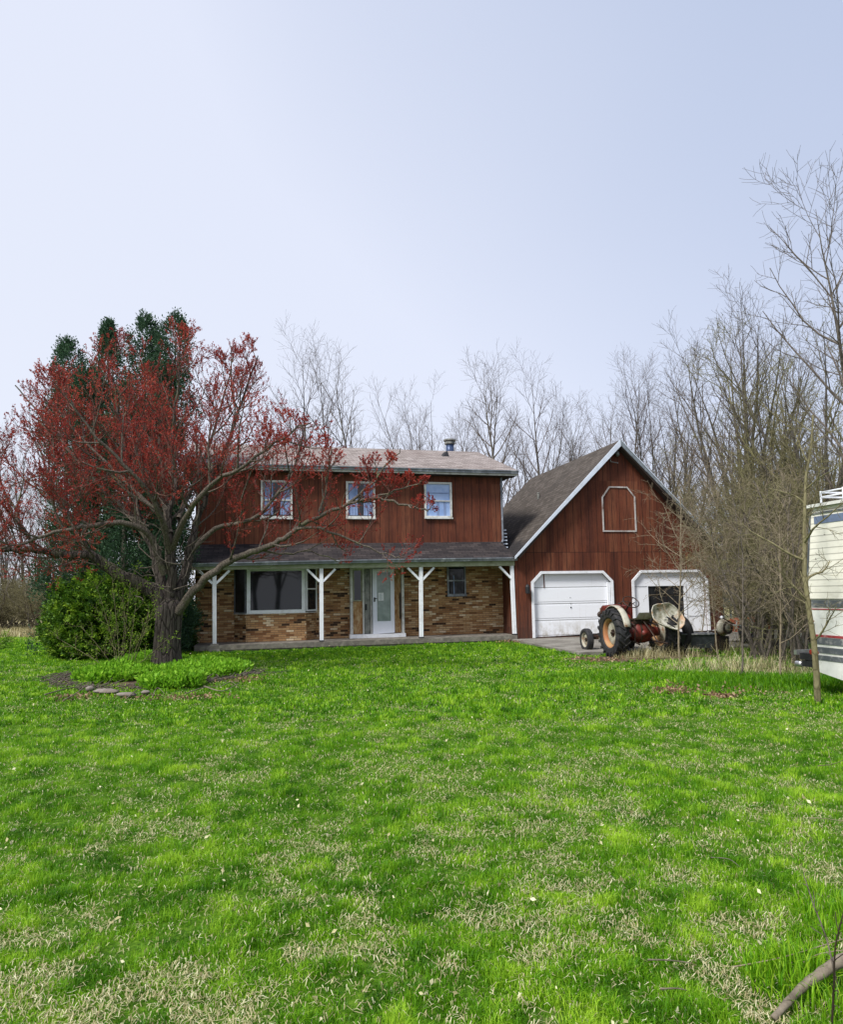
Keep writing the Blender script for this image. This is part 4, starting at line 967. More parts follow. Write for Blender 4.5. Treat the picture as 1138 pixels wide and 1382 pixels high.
# ------------------------------------------------------------------ broad evergreen bush
def bush(name, label, c, R, n_cl, per, size, mat_, seed, up=.5, tint=(.5, .25), spread=1.0, stems=None):
    rng = np.random.default_rng(seed); rr = random.Random(seed); root = thing(name, label, 'bush', c, 0); A = []; T = []; D = []
    st = MB()
    for k in range(stems or 14):
        a = rr.uniform(0, 2*PI); q = rr.random()**.5; e = Vector((R[0]*q*math.cos(a)*.8, R[1]*q*math.sin(a)*.8, R[2]*rr.uniform(.6, 1.3)*(1.2-q*.5)))
        st.tube(spline([Vector((rr.uniform(-.2, .2), rr.uniform(-.2, .2), -.1)), e*.45+Vector((0, 0, .15)), e], 4), .012, 5)
    for k in range(n_cl):
        a = rr.uniform(0, 2*PI); ph = math.acos(rr.uniform(-.93, 1)); q = rr.uniform(.7, 1.03)
        n_ = Vector((math.sin(ph)*math.cos(a), math.sin(ph)*math.sin(a), math.cos(ph)))
        bump = 1+.16*mnoise.noise(n_*2.2+Vector((seed, 0, 0)))
        wl = 1.0 if n_.z > 0 else 1/max(.35, math.sqrt(1-n_.z**2))**.8; cc = np.array([R[0]*n_.x*wl, R[1]*n_.y*wl, max(.05, R[2]*(.95+n_.z))])*np.array([q*bump, q*bump, 1 if n_.z < .2 else q*bump]); s = rr.uniform(.07, .16)
        d = Vector((n_.x, n_.y, n_.z*.5+up)).normalized()
        L = rr.uniform(.18, .42); tt = rng.random(per)
        A.append(cc+np.outer(tt, np.array(d))*L+rng.normal(0, s*.32, (per, 3))); D.append(np.tile(np.array(d), (per, 1)))
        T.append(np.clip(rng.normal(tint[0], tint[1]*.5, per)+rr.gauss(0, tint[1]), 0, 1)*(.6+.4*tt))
    A = np.concatenate(A); D = np.concatenate(D); T = np.concatenate(T)
    V, F = leaves(A, rng.uniform(size*.6, size*1.4, len(A)), 0, .5, D, spread, rng); st.build('stems', M['twig_olive'], root, smooth=True, uv=False); mesh_np('foliage', V, F, M[mat_], root, np.repeat(T, 4)); return root
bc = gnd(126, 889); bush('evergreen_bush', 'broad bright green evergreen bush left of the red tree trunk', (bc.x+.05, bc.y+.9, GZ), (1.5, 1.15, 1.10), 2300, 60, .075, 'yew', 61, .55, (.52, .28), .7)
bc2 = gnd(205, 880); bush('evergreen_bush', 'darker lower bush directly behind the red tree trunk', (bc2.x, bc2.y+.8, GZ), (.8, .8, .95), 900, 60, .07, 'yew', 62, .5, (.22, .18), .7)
bc3 = gnd(62, 866); bush('low_bush', 'small yellow-green bush at the left foot of the evergreen bush', (bc3.x, bc3.y-3.2, GZ), (.4, .35, .2), 90, 22, .05, 'yew', 63, .5, (.7, .2), .9)
# thin leafing shrub standing before the bush
r_ = random.Random(8); b = gnd(166, 914); ls = thing('leafing_shrub', 'thin stemmed shrub with sparse new leaves in front of the evergreen bush', 'shrub', b); cr, tips, tr = MB(), [], MB()
for (ex, ey, dy) in ((108, 845, 0), (130, 790, .1), (150, 770, -.1), (178, 775, .2), (200, 830, -.2), (215, 800, .1), (140, 830, -.3), (165, 800, .3), (186, 790, 0), (226, 862, .1), (75, 860, .2)):
    e = at(ex, ey, b.y+dy)-b; pts = spline([Vector((r_.uniform(-.12, .12), r_.uniform(-.1, .1), -.05)), e*.5+Vector((r_.uniform(-.05, .05), 0, r_.uniform(-.05, .12))), e], 4); n = len(pts)
    tr.tube(pts, [.009*(1-.7*i/n) for i in range(n)], 6); dirs = [(pts[min(i+1, n-1)]-pts[max(i-1, 0)]).normalized() for i in range(n)]
    grow(cr, tips, pts, dirs, [.01]*n, 0, dict(n=[7, 5], t0=[.25, .2], ang=[40, 40], len=[.38, .18], rad=[.006, .004], rmin=.0025, seg=[4, 3], wig=[.1, .1], trop=[.1, .05], sides=[4, 3], tp=.5), r_)
o = len(tr.v); tr.v += cr.v; tr.f += [tuple(i+o for i in f) for f in cr.f]; tr.build('stems', M['twig_olive'], ls, smooth=True, uv=False)
V, F, T = tip_leaves(tips, 5, .035, r_, np.random.default_rng(5), 1, .02); mesh_np('new_leaves', V, F, M['yew'], ls, T*.4+.6)

# ================================================================== TRACTOR
tp_ = gnd(829, 886); tz = thing('old_tractor', 'old faded red and cream farm tractor parked before the garage, seen from behind', 'tractor', (tp_.x+.66*math.cos(.18), tp_.y+.66*math.sin(.18)+.02, GZ-.02), .18)
S = .93
def tpt(mb, name, mat, parent=tz, label=None, smooth=False):
    mb.v = [(x*S, y*S, z*S) for x, y, z in mb.v]; o = mb.build(name, M[mat], parent, smooth=smooth)
    if label: o['label'] = label
    return o
def wheel(x, y, R, w, rimR, side, name, lugs, rimm, discm):
    c = (x, y, R)
    prof = [(rimR, -w*.42), (rimR+.03, -w*.5), (R*.80, -w*.54), (R*.93, -w*.47), (R*.965, -w*.3), (R*.965, w*.3), (R*.93, w*.47), (R*.80, w*.54), (rimR+.03, w*.5), (rimR, w*.42)]
    t = MB().lathe(prof, 40, 'X', c, closed=True)
    if lugs:
        for k in range(lugs):
            for sg in (-1, 1):
                a = 2*PI*(k+(.5 if sg > 0 else 0))/lugs; pts = []
                for (xx, da) in ((0.0, .10), (w*.5*sg, -.10)):
                    for dr, wa in ((-.02, .055), (.035, .035)):
                        for s2 in (-1, 1):
                            aa = a+da+s2*wa*.9/ R*.6; rr_ = R*.97+dr - (abs(xx)/w)*.05; pts.append((x+xx+sg*.0, y+rr_*math.cos(aa), R+rr_*math.sin(aa)))
                t.add(pts, [(0, 1, 3, 2), (4, 6, 7, 5), (0, 4, 5, 1), (2, 3, 7, 6), (0, 2, 6, 4), (1, 5, 7, 3)])
                sh = []      # shoulder part of the lug running down the side wall
                xx = w*.5*sg
                for (r2, da, xo) in ((R*.97+.01, -.10, 0), (R*.80, -.17, sg*.012)):
                    for ox in (-.0, sg*.018):
                        for s2 in (-1, 1):
                            aa = a+da+s2*.033/R; sh.append((x+xx+xo+ox, y+r2*math.cos(aa), R+r2*math.sin(aa)))
                t.add(sh, [(0, 1, 3, 2), (4, 6, 7, 5), (0, 4, 5, 1), (2, 3, 7, 6), (0, 2, 6, 4), (1, 5, 7, 3)])
    root = tpt(t, name, 'tyre')
    tpt(MB().lathe([(rimR*1.0, -w*.40), (rimR*1.06, -w*.43), (rimR*1.06, -w*.39), (rimR*.93, -w*.30), (rimR*.90, w*.30), (rimR*1.06, w*.39), (rimR*1.06, w*.43), (rimR*1.0, w*.40), (rimR*.86, w*.28), (rimR*.86, -w*.28)], 36, 'X', c, closed=True), 'rim', rimm, root, smooth=True)
    s = -side; q = side
    tpt(MB().lathe([(.0, q*w*.0), (rimR*.22, q*w*.02), (rimR*.30, q*w*.06), (rimR*.62, q*w*.16), (rimR*.80, q*w*.06), (rimR*.90, q*-w*.02), (rimR*.90, q*-w*.08), (0, q*-w*.08)], 32, 'X', c), 'wheel_disc', discm, root, smooth=True)
    tpt(MB().lathe([(.0, q*w*.26), (rimR*.10, q*w*.24), (rimR*.13, q*w*.06), (rimR*.26, q*w*.05), (rimR*.26, q*w*.0), (0, 0)], 16, 'X', c), 'hub', 'greasy', root)
    m = MB()
    for k in range(6): a = k*PI/3; m.lathe([(.014, 0), (.014, .03)], 6, 'X', (x+q*w*.07-(0 if q > 0 else .03), y+rimR*.2*math.cos(a), R+rimR*.2*math.sin(a)))
    tpt(m, 'lug_nuts', 'greasy', root)
    return root
wheel(-.68, 0, .61, .30, .37, -1, 'rear_wheel', 20, 'rim_orange', 'tractor_cream')['label'] = 'left rear wheel with rusty orange rim and cream disc'
wheel(.68, .02, .61, .30, .37, 1, 'rear_wheel', 20, 'rim_orange', 'tractor_cream')
wheel(-.62, 1.82, .325, .17, .205, -1, 'front_wheel', 0, 'tractor_cream', 'tractor_cream')['label'] = 'left front wheel with cream rim'
wheel(.60, 1.80, .325, .17, .205, 1, 'front_wheel', 0, 'tractor_cream', 'tractor_cream')
# rear axle housing, differential, transmission
axle = tpt(MB().lathe([(.06, -.56), (.11, -.54), (.12, -.40), (.16, -.30), (.25, -.22), (.285, -.1), (.285, .1), (.25, .22), (.16, .30), (.12, .40), (.11, .54), (.06, .56)], 20, 'X', (0, -.02, .62)), 'axle_housing', 'tractor_red', label='rusty red differential and axle housing', smooth=True)
tpt(MB().lathe([(.30, -.02), (.30, .02), (.27, .03), (.27, -.03)], 20, 'X', (-.06, -.02, .62), closed=True), 'housing_band', 'greasy', axle)
tpt(MB().lathe([(0, -.36), (.07, -.35), (.09, -.26), (.17, -.24), (.21, -.1), (.21, .05)], 18, 'Y', (.0, .0, .60)), 'pto_cover', 'tractor_red', axle, smooth=True)
for k in range(8):
    a = k*PI/4
tpt(MB().box(-.17, .17, .12, .80, .45, .82).box(-.14, .14, .78, 1.62, .36, .60).box(-.13, .13, .8, 1.6, .6, .98), 'engine_block', 'greasy')
# hood, tank, grille, dash
h = MB(); sec = [(-.0, .0)]
def hoodsec(y, w, z0, z1):
    return [(-w, y, z0), (-w, y, z1-.07), (-w*.80, y, z1-.015), (0, y, z1), (w*.80, y, z1-.015), (w, y, z1-.07), (w, y, z0)]
secs = [hoodsec(.66, .20, .96, 1.27), hoodsec(.72, .215, .95, 1.30), hoodsec(1.2, .21, .95, 1.31), hoodsec(1.75, .19, .95, 1.28), hoodsec(1.86, .165, .93, 1.24)]
for s_ in secs: h.v += s_
for i in range(4):
    for k in range(6): h.f.append((i*7+k, i*7+k+1, (i+1)*7+k+1, (i+1)*7+k))
h.f += [(6, 5, 4, 3, 2, 1, 0), tuple(28+k for k in range(7))]
hood = tpt(h, 'hood', 'tractor_red', smooth=False); tpt(MB().lathe([(.045, 0), (.045, .03), (.02, .045)], 12, c=(0, 1.0, 1.305)), 'fuel_cap', 'greasy', hood)
tpt(MB().box(-.15, .15, 1.865, 1.93, .50, 1.20), 'grille', 'tractor_cream'); tpt(MB().box(-.17, .17, 1.66, 1.86, .48, .94), 'radiator', 'greasy')
tpt(MB().lathe([(.05, 0), (.09, .03), (.09, .05), (.0, .06)], 14, 'Y', (-.24, 1.66, 1.02)).lathe([(.05, 0), (.09, .03), (.09, .05), (.0, .06)], 14, 'Y', (.24, 1.66, 1.02)), 'headlamps', 'greasy')
# front axle and steering arms
fa = MB().box(-.56, .56, 1.75, 1.86, .33, .42); fa.tube([(-.54, 1.8, .34), (-.54, 1.8, .60)], .03, 8); fa.tube([(.54, 1.8, .34), (.54, 1.8, .60)], .03, 8); fa.tube([(-.50, 1.76, .45), (-.2, 1.1, .5), (-.18, .7, .6)], .016, 6)
tpt(fa, 'front_axle', 'greasy')
tpt(MB().box(-.60, -.17, .95, 1.06, .40, .43).box(-.3, -.18, .3, 1.35, .42, .46), 'running_board', 'tractor_cream')
# steering column and wheel
sw_ = tpt(MB().tube([(0, .72, 1.1), (0, .36, 1.36)], .022, 8), 'steering_column', 'greasy')
m = MB(); c = Vector((0, .34, 1.375)); d = Vector((0, -.5, .55)).normalized(); a_ = d.orthogonal().normalized(); b_ = d.cross(a_)
ring = [c+(a_*math.cos(t)+b_*math.sin(t))*.21 for t in [2*PI*k/24 for k in range(25)]]; m.tube(ring, .014, 6)
for k in range(3): t = k*2*PI/3; m.tube([c, c+(a_*math.cos(t)+b_*math.sin(t))*.21], .008, 5)
tpt(m, 'steering_wheel', 'greasy', smooth=True)
# fenders: curved clam shells
def fender(sx, tilt, name, mat, R0=.70, a0=20, a1=150, wd=.20):
    m = MB(); N = 16
    def P(a, r, x): return Vector((x, r*math.cos(a), r*math.sin(a)))
    rows = []
    for i in range(N+1):
        a = math.radians(a0+(a1-a0)*i/N); rows.append([P(a, R0*.50, sx*.03), P(a, R0*.80, sx*.0), P(a, R0*.95, sx*.02), P(a, R0, sx*.07), P(a, R0*1.0, sx*wd), P(a, R0*.975, sx*(wd+.015))])
    rot = Matrix.Rotation(tilt, 4, 'Y') if tilt else Matrix.Identity(4)
    base = Vector((sx*.50, .0, .61))
    for rws in rows: m.v += [tuple(base+(rot @ p)) for p in rws]
    n = 6
    for i in range(N):
        for k in range(5): m.f.append((i*n+k, i*n+k+1, (i+1)*n+k+1, (i+1)*n+k))
    o = tpt(m, name, mat, smooth=True); md = o.modifiers.new('thick', 'SOLIDIFY'); md.thickness = .012; return o
fender(-1, 0, 'fender', 'tractor_cream', a0=35, a1=165)['label'] = 'cream left fender over the big tyre'
# right fender knocked loose: a domed shell tipped outward
m = MB(); N = 20; K = 8; c0 = Vector((.50, -.60, 1.0))
for j in range(K+1):
    f = j/K
    for i in range(N):
        t = 2*PI*i/N; r = .43*math.sin(f*PI/2)*(1+.10*math.sin(2*t+.6)+.05*math.sin(5*t)); p = Vector((r*math.cos(t)*1.05, -.20*math.cos(f*PI/2)*-.8, r*math.sin(t)))
        if p.z < -.18: p.z = -.18+(p.z+.18)*.5
        q = Matrix.Rotation(.42, 4, 'Y') @ Matrix.Rotation(-.45, 4, 'X') @ p; m.v.append(tuple(c0+q))
for j in range(K):
    for i in range(N): m.f.append((j*N+i, j*N+(i+1) % N, (j+1)*N+(i+1) % N, (j+1)*N+i))
fo = tpt(m, 'fender', 'mossy_cream', label='lichen-stained right fender tipped outward with rusty top', smooth=True); md = fo.modifiers.new('thick', 'SOLIDIFY'); md.thickness = .015
# seat pan on its leaf spring, lift arms, hitch
st_ = tpt(MB().add([(-.22, -.34, .99), (.22, -.34, .99), (.25, -.02, .95), (-.25, -.02, .95), (-.18, -.41, 1.12), (.18, -.41, 1.12), (-.2, -.30, .95), (.2, -.30, .95), (.22, -.02, .92), (-.22, -.02, .92)],
    [(0, 1, 2, 3), (0, 4, 5, 1), (6, 9, 8, 7), (0, 3, 9, 6), (1, 7, 8, 2), (3, 2, 8, 9), (4, 0, 6), (5, 7, 1), (4, 6, 7, 5)]), 'seat', 'tractor_cream', label='worn metal seat pan')
tpt(MB().tube([(0, -.2, .95), (0, -.05, .88), (0, .2, .86)], .025, 8), 'seat_spring', 'greasy', st_)
m = MB(); m.box(-.2, .2, -.22, .14, .84, .93)
for sx_ in (-1, 1):
    m.tube([(sx_*.26, .0, .88), (sx_*.30, -.42, .80)], .025, 6); m.tube([(sx_*.30, -.42, .80), (sx_*.36, -.48, .42)], .014, 6); m.tube([(sx_*.22, -.02, .42), (sx_*.38, -.75, .36)], .022, 6)
m.tube([(0, -.2, .95), (.02, -.55, .70), (.05, -.85, .42)], .018, 6)
tpt(m, 'lift_arms', 'greasy', label='black three point hitch arms')
tpt(MB().tube([(-.1, .70, 1.26), (-.16, .55, 1.38), (-.10, .5, 1.40)], .012, 6).tube([(.12, .7, 1.25), (.2, .52, 1.36)], .012, 6), 'levers', 'greasy')
tpt(MB().tube([(-.20, 1.4, .60), (-.23, .9, .42), (-.25, .1, .38), (-.25, -.3, .40)], .025, 8), 'exhaust_pipe', 'greasy')
tpt(MB().lathe([(.0, -.04), (.06, -.035), (.06, .03), (.04, .04)], 12, 'Y', (-.42, -.27, 1.02)), 'tail_lamp', 'red_lens')

# ================================================================== JUNK BETWEEN GARAGE AND CAMPER
def local(px, py): v = gnd(px, py); return (v.x, v.y, GZ)
jb = thing('plastic_tub', 'black open tub lying in the weeds before the right garage door', 'tub', local(940, 882), -.15)
m = MB(); outer = [(-.52, -.33), (.52, -.33), (.52, .33), (-.52, .33)]; 
vs = [(x*.86, y*.86, .18) for x, y in outer]+[(x, y, .56) for x, y in outer]+[(x*.93, y*.90, .56) for x, y in outer]+[(x*.8, y*.8, .22) for x, y in outer]
m.add(vs, [(3, 2, 1, 0)]+[(i, (i+1) % 4, 4+(i+1) % 4, 4+i) for i in range(4)]+[(4+i, 4+(i+1) % 4, 8+(i+1) % 4, 8+i) for i in range(4)]+[(8+i, 8+(i+1) % 4, 12+(i+1) % 4, 12+i) for i in range(4)]+[(12, 13, 14, 15)])
jb.scale = (.78, .78, .85); m.build('tub_body', M['black_plastic'], jb)
MB().band([(-.56, .555), (.56, .555)], .03, -.37, .37).build('rim_lip', M['black_plastic'], jb) if False else MB().tube([(-.54, -.35, .56), (.54, -.35, .56), (.54, .35, .56), (-.54, .35, .56), (-.54, -.35, .56)], .022, 6).build('rim_lip', M['rv_stripe'], jb)
for x_ in (-.38, .38):
    for y_ in (-.22, .22): MB().lathe([(.0, -.04), (.13, -.04), (.16, -.02), (.16, .02), (.13, .04), (0, .04)], 16, 'X', (x_, y_, .16)).build('wheel', M['tyre'], jb)
en = thing('small_engine', 'small dull metal engine with a white shroud beside the black tub', 'engine', local(968, 878), .4)
MB().box(-.22, .22, -.2, .2, .0, .36).box(-.16, .16, -.14, .14, .361, .5).build('engine_block', M['greasy'], en)
MB().lathe([(.05, -.04), (.19, -.03), (.21, .03), (.14, .10), (.0, .12)], 18, 'Y', (.0, -.26, .58)).build('shroud', M['tractor_cream'], en, smooth=True)
MB().lathe([(.10, 0), (.16, .0), (.16, .02), (.10, .02)], 18, 'Y', (.0, -.40, .58), closed=True).build('fan_ring', M['greasy'], en)
MB().tube([(.1, 0, .5), (.16, -.05, .74), (.12, -.1, .80)], .02, 6).ball((.12, -.1, .82), .045).build('handle', M['white'], en, smooth=True)
MB().tube([(-.2, .1, .45), (.45, -.1, .62), (.75, -.1, .60)], .018, 6).tube([(.6, -.1, .52), (.62, -.1, .74)], .018, 6).build('control_bar', M['white_old'], en)
im = thing('rusty_implement', 'rusty red farm implement half hidden behind thicket stems', 'implement', place_tree(1020, 19.5), .25)
MB().prism([(-.95, .35), (.95, .30), (.85, .62), (.35, .72), (-.5, .70), (-.9, .55)], -.35, .35).build('body', M['orange'], im)
for x_ in (-.65, .6): MB().lathe([(.12, -.07), (.28, -.07), (.33, -.04), (.33, .04), (.28, .07), (.12, .07)], 20, 'Y', (x_, -.45, .33), closed=True).build('wheel', M['tyre'], im)
MB().tube([(-.9, -.3, .5), (-1.4, -.3, .75)], .03, 6).tube([(.8, 0, .7), (1.1, 0, 1.0)], .03, 6).build('draw_bar', M['greasy'], im)
MB().box(-.2, .35, -.37, -.355, .52, .66).build('side_plate', M['tractor_red'], im)
wb = thing('white_drum', 'dented pale drum lying behind the thicket stems', 'drum', place_tree(1054, 17.5), .2)
MB().lathe([(0, -.4), (.24, -.4), (.25, -.38), (.25, -.14), (.262, -.13), (.25, -.12), (.25, .12), (.262, .13), (.25, .14), (.25, .38), (.24, .4), (0, .4)], 24, 'X', (0, 0, .25)).build('drum_body', M['tractor_cream'], wb, smooth=True)
MB().lathe([(.0, 0), (.035, 0), (.035, .02), (0, .02)], 10, 'X', (-.42, 0.08, .38)).build('bung', M['greasy'], wb)
ex = thing('machine_wheel', 'dark spare tractor tyre leaning in the weeds beside the tractor', 'tyre', local(908, 882), .9)
MB().lathe([(.30, -.10), (.44, -.13), (.50, -.09), (.50, .09), (.44, .13), (.30, .10)], 32, 'X', (0, 0, .50), closed=True).build('tyre_carcass', M['tyre'], ex, smooth=True)

# ================================================================== CAMPER
rvd = Vector((.2, -.98, 0)).normalized(); RVA = math.atan2(rvd.y, rvd.x)
P0 = at(1091, 808, 10.3); rv = thing('camper', 'old cream camper trailer with dark stripes at the right edge, its rear end in view', 'camper', (P0.x, P0.y, GZ), RVA)
# local: x runs along the side towards its front, y = -? chosen so that the visible side is y=0 and the body extends away
def rvp(mb, name, mat, parent=rv, label=None, smooth=False):
    o = mb.build(name, M[mat], parent, smooth=smooth)
    if label: o['label'] = label
    return o
RL = 6.0
Hh = lambda z: z-GZ
prof = [(-.03, Hh(1.32)), (.15, Hh(2.60)), (.24, Hh(2.66)), (RL-.5, Hh(2.66)), (RL-.05, Hh(2.2)), (RL, Hh(1.32))]
RW = 2.25
rvp(MB().prism(prof, 0.0, RW), 'upper_body', 'rv')
rvp(MB().prism([(.04, Hh(1.315)), (RL-.02, Hh(1.315)), (RL-.02, Hh(.22)), (RL-.6, Hh(.15)), (.6, Hh(.17)), (.06, Hh(.26)), (-.02, Hh(.50)), (-.02, Hh(.60)), (.04, Hh(.66))][::-1], .02, RW-.02), 'lower_body', 'rv_white')
def stripe(z0, z1, mat, x0=.05, y=-.0, name='stripe', th=.006): 
    return rvp(MB().box(x0, RL-.06, y+.02-th-.002, y+.019, Hh(z0), Hh(z1)), name, mat)
stripe(1.20, 1.30, 'rv_stripe'); stripe(1.165, 1.18, 'rv_red'); stripe(.765, .80, 'rv_red'); stripe(.66, .755, 'rv_stripe'); stripe(.535, .62, 'rv_stripe'); stripe(.43, .50, 'rv_stripe')
rvp(MB().box(.23, RL-.6, -.007, -.001, Hh(2.42), Hh(2.53)), 'stripe', 'rv_blue', label='faded blue stripe below the roof')
rvp(MB().box(.16, RL-.5, -.012, -.001, Hh(2.565), Hh(2.59)).prism([(.15, Hh(2.6)), (-.03, Hh(1.33)), (-.0, Hh(1.33)), (.18, Hh(2.6))][::-1], -.010, -.001), 'edge_moulding', 'rv_stripe')
rvp(MB().box(.12, RL-.48, -.05, RW+.05, Hh(2.665), Hh(2.71)), 'roof_edge', 'rv_white')
rack = MB()
for z in (2.81, 2.88): rack.tube([(.32, .06, Hh(z)), (3.2, .06, Hh(z))], .011, 6); rack.tube([(.32, RW-.1, Hh(z)), (3.2, RW-.1, Hh(z))], .014, 6); rack.tube([(.32, .06, Hh(z)), (.32, RW-.1, Hh(z))], .014, 6)
for k in range(8):
    x = .32+k*.41; rack.tube([(x, .06, Hh(2.70)), (x, .06, Hh(2.90))], .014, 6); rack.tube([(x, RW-.1, Hh(2.70)), (x, RW-.1, Hh(2.90))], .014, 6)
rvp(rack, 'roof_rack', 'white')
rvp(MB().tube([(.10, -.01, Hh(.72)), (.10, -.05, Hh(.76)), (.10, -.05, Hh(.96)), (.10, -.01, Hh(1.0))], .012, 6), 'grab_handle', 'orange')
for k, x in enumerate((.0, .085)): rvp(MB().lathe([(0, -.03), (.036, -.025), (.04, .0)], 14, 'Y', (x, .018, Hh(.535))), 'tail_lamp', 'red_lens')
bp = rvp(MB().box(-.30, -.02, .05, .16, Hh(.40), Hh(.50)).box(-.26, -.02, .05, .3, Hh(.30), Hh(.39)), 'rear_bumper', 'black'); rvp(MB().box(-.36, -.30, .0, RW-.1, Hh(.47), Hh(.54)), 'bumper_bar', 'chrome', bp); rvp(MB().lathe([(.0, -.06), (.045, -.05), (.045, .04), (.03, .06)], 12, 'X', (-.33, .06, Hh(.33))), 'end_cap', 'chrome', bp)
for x in (1.15, 1.95):
    t = rvp(MB().lathe([(.18, -.09), (.30, -.10), (.345, -.06), (.345, .06), (.30, .10), (.18, .09)], 28, 'Y', (x, .14, .345), closed=True), 'wheel', 'tyre', smooth=True); rvp(MB().lathe([(0, -.06), (.08, -.05), (.18, -.07), (.185, .0)], 20, 'Y', (x, .14, .345)), 'rim', 'rv_white', t)
rvp(MB().box(2.4, 3.3, -.012, -.001, Hh(1.55), Hh(2.15)), 'side_window', 'glass_dark')
rvp(MB().box(.6, RL, .4, RW-.4, .30, .40), 'chassis', 'black')

# ================================================================== GROUND
N = 140; xs = np.concatenate([-np.geomspace(300, 14, 30), np.linspace(-13, 13, 105), np.geomspace(14, 300, 30)]); ys = np.concatenate([np.linspace(-6, 24, 121), np.geomspace(25, 400, 40)])
def gh(x, y):
    near = np.clip(1-np.maximum(np.abs(x)-14, 0)/10, 0, 1)*np.clip((26-y)/6, 0, 1)
    return GZ+near*(.05*(vnoise(x, y, 2.3, 1)-.5)+.03*(vnoise(x, y, .8, 2)-.5)) - .02
def gh1(x, y): return float(gh(np.array([x]), np.array([y]))[0])
X, Y = np.meshgrid(xs, ys); Zg = gh(X, Y); nx, ny = len(xs), len(ys)
V = np.stack([X, Y, Zg], -1).reshape(-1, 3); ii = (np.arange(ny-1)[:, None]*nx+np.arange(nx-1)[None]).ravel(); F = np.stack([ii, ii+1, ii+nx+1, ii+nx], 1)
g = mesh_np('ground', V, F, M['ground']); tag(g, 'lawn soil and thatch reaching back to the rough field', kind='structure'); g.data.polygons.foreach_set('use_smooth', [True]*len(g.data.polygons))
dw = MB(); pts = [(-.75, -.01), (7.4, -.01), (7.6, -5.4), (3, -5.5), (-1.0, -5.35), (-.95, -3)]
q = [HU(a, b, .0) for a, b in pts]; dw.add([(p.x, p.y, -.012) for p in q]+[(p.x, p.y, -.16) for p in q], [tuple(range(5, -1, -1)), tuple(range(6, 12))]+[(i, (i+1) % 6, (i+1) % 6+6, i+6) for i in range(6)])
for i, f in enumerate(dw.f): pass
tag(dw.build('driveway', M['concrete']), 'stained concrete apron before the garage doors', kind='structure')
# bare dirt under and behind the tractor
dm = MB(); c = Vector((tp_.x+.6, tp_.y-.25)); n = 40; dm.v = [(c.x, c.y, gh1(c.x, c.y)+.016)]; r_ = random.Random(2)
for ring_ in (.5, 1.0):
    for k in range(n): t = 2*PI*k/n; rad = ring_*(1+.2*math.sin(3*t)+.1*math.sin(7*t+1)); x, y = c.x+1.9*rad*math.cos(t), c.y+.85*rad*math.sin(t); dm.v.append((x, y, gh1(x, y)+(.014 if ring_ < 1 else -.006)))
dm.f = [(0, 1+k, 1+(k+1) % n) for k in range(n)]+[(1+k, 1+n+k, 1+n+(k+1) % n, 1+(k+1) % n) for k in range(n)]
tag(dm.build('dirt_patch', M['dirt']), 'bare dirt around the tractor wheels', kind='structure')

# ------------------------------------------------------------------ grass
rng = np.random.default_rng(21)
def wedge(n, y0, y1, p, margin=1.2):
    u = rng.random(n); e = 2-p   # density ~ Y^-p times width ~ Y
    y = (y0**e+u*(y1**e-y0**e))**(1/e) if abs(e) > 1e-6 else y0*(y1/y0)**u
    x = rng.uniform(-1, 1, n)*(y*.645+margin); return x, y
def keep_lawn(x, y):
    c, s = math.cos(TH), math.sin(TH); dx, dy = x-HX, y-HY; u = dx*c+dy*s; v = -dx*s+dy*c
    k = ~((u > -10.62) & (u < 7.2) & (v > -.10))
    k &= ~((u > -.9-.1*rng.random(len(u))) & (u < 7.5) & (v > -5.35))
    bc_ = gnd(212, 912); k &= ~(((x-bc_.x)**2/1.85**2+(y-bc_.y)**2/1.7**2) < rng.uniform(.45, 1.05, len(x))); t = (x-(tp_.x+.6))**2/2.0**2+(y-(tp_.y-.25))**2/.85**2; k &= ~((t < .8) & (rng.random(len(x)) < .85))
    m = (x-mb0.x)**2+(y-mb0.y)**2 < .4**2; return k & ~m
def dry(x, y):   # thatch patches, stronger in the near right half of the yard
    f = fbm(x, y, 1.9, 3)*.26+fbm(x, y, .55, 9, 3)*.40+vnoise(x, y, .14, 41)*.34; near = np.clip((11-y)/8, 0, 1)*.035+np.clip((5.5-y)/3, 0, 1)*np.clip((x+1.2)/1.5, .2, 1)*.05+np.clip((x+1)/5, -.6, 1)*.022*np.clip((12-y)/6, 0, 1)
    return f+near
def lawn(n, y0, y1, p, hs, ws, name, label, wscale=0.0):
    x, y = wedge(n, y0, y1, p); d = dry(x, y); k = keep_lawn(x, y) & (rng.random(n) > np.clip((d-.57)*4.5, 0, .7)); x, y, d = x[k], y[k], d[k]
    # draw the blades towards tuft centres
    pass
    k = rng.random(len(x)) < np.clip(.25+2.2*(vnoise(x, y, .09, 31)*.6+vnoise(x, y, .21, 32)*.4-.28), .12, 1); x, y, d = x[k], y[k], d[k]; h1 = vnoise(x, y, .13, 33); h2 = vnoise(x, y, .17, 34)
    big = fbm(x, y, 2.6, 12); tall = np.clip(.95+(h1-.5)*1.3+(big-.5)*.7-(d-.5)*1.5, .4, 1.7)
    h = rng.uniform(*hs, len(x))*tall; w = rng.uniform(*ws, len(x))*(1+wscale*np.maximum(y-4, 0)); ln = rng.uniform(.15, 1.05, len(x))
    V, F = blades(x, y, gh(x, y)-.004, h, w, ln, rng)
    T = np.clip(.43+(big-.5)*.35+(h2-.5)*.6+(h1-.5)*.5+(fbm(x, y, .30, 20)-.5)*.6+(vnoise(x, y, .10, 51)-.5)*.6+rng.normal(0, .18, len(x)), 0, 1)
    return V, F, np.repeat(T, 5)
V1, F1, T1 = lawn(900000, 2.1, 9, 1.8, (.022, .056), (.0020, .0042), 'lawn', '', .10)
V2, F2, T2 = lawn(480000, 8.6, 31, 1.5, (.03, .07), (.006, .011), 'lawn', '', .07)
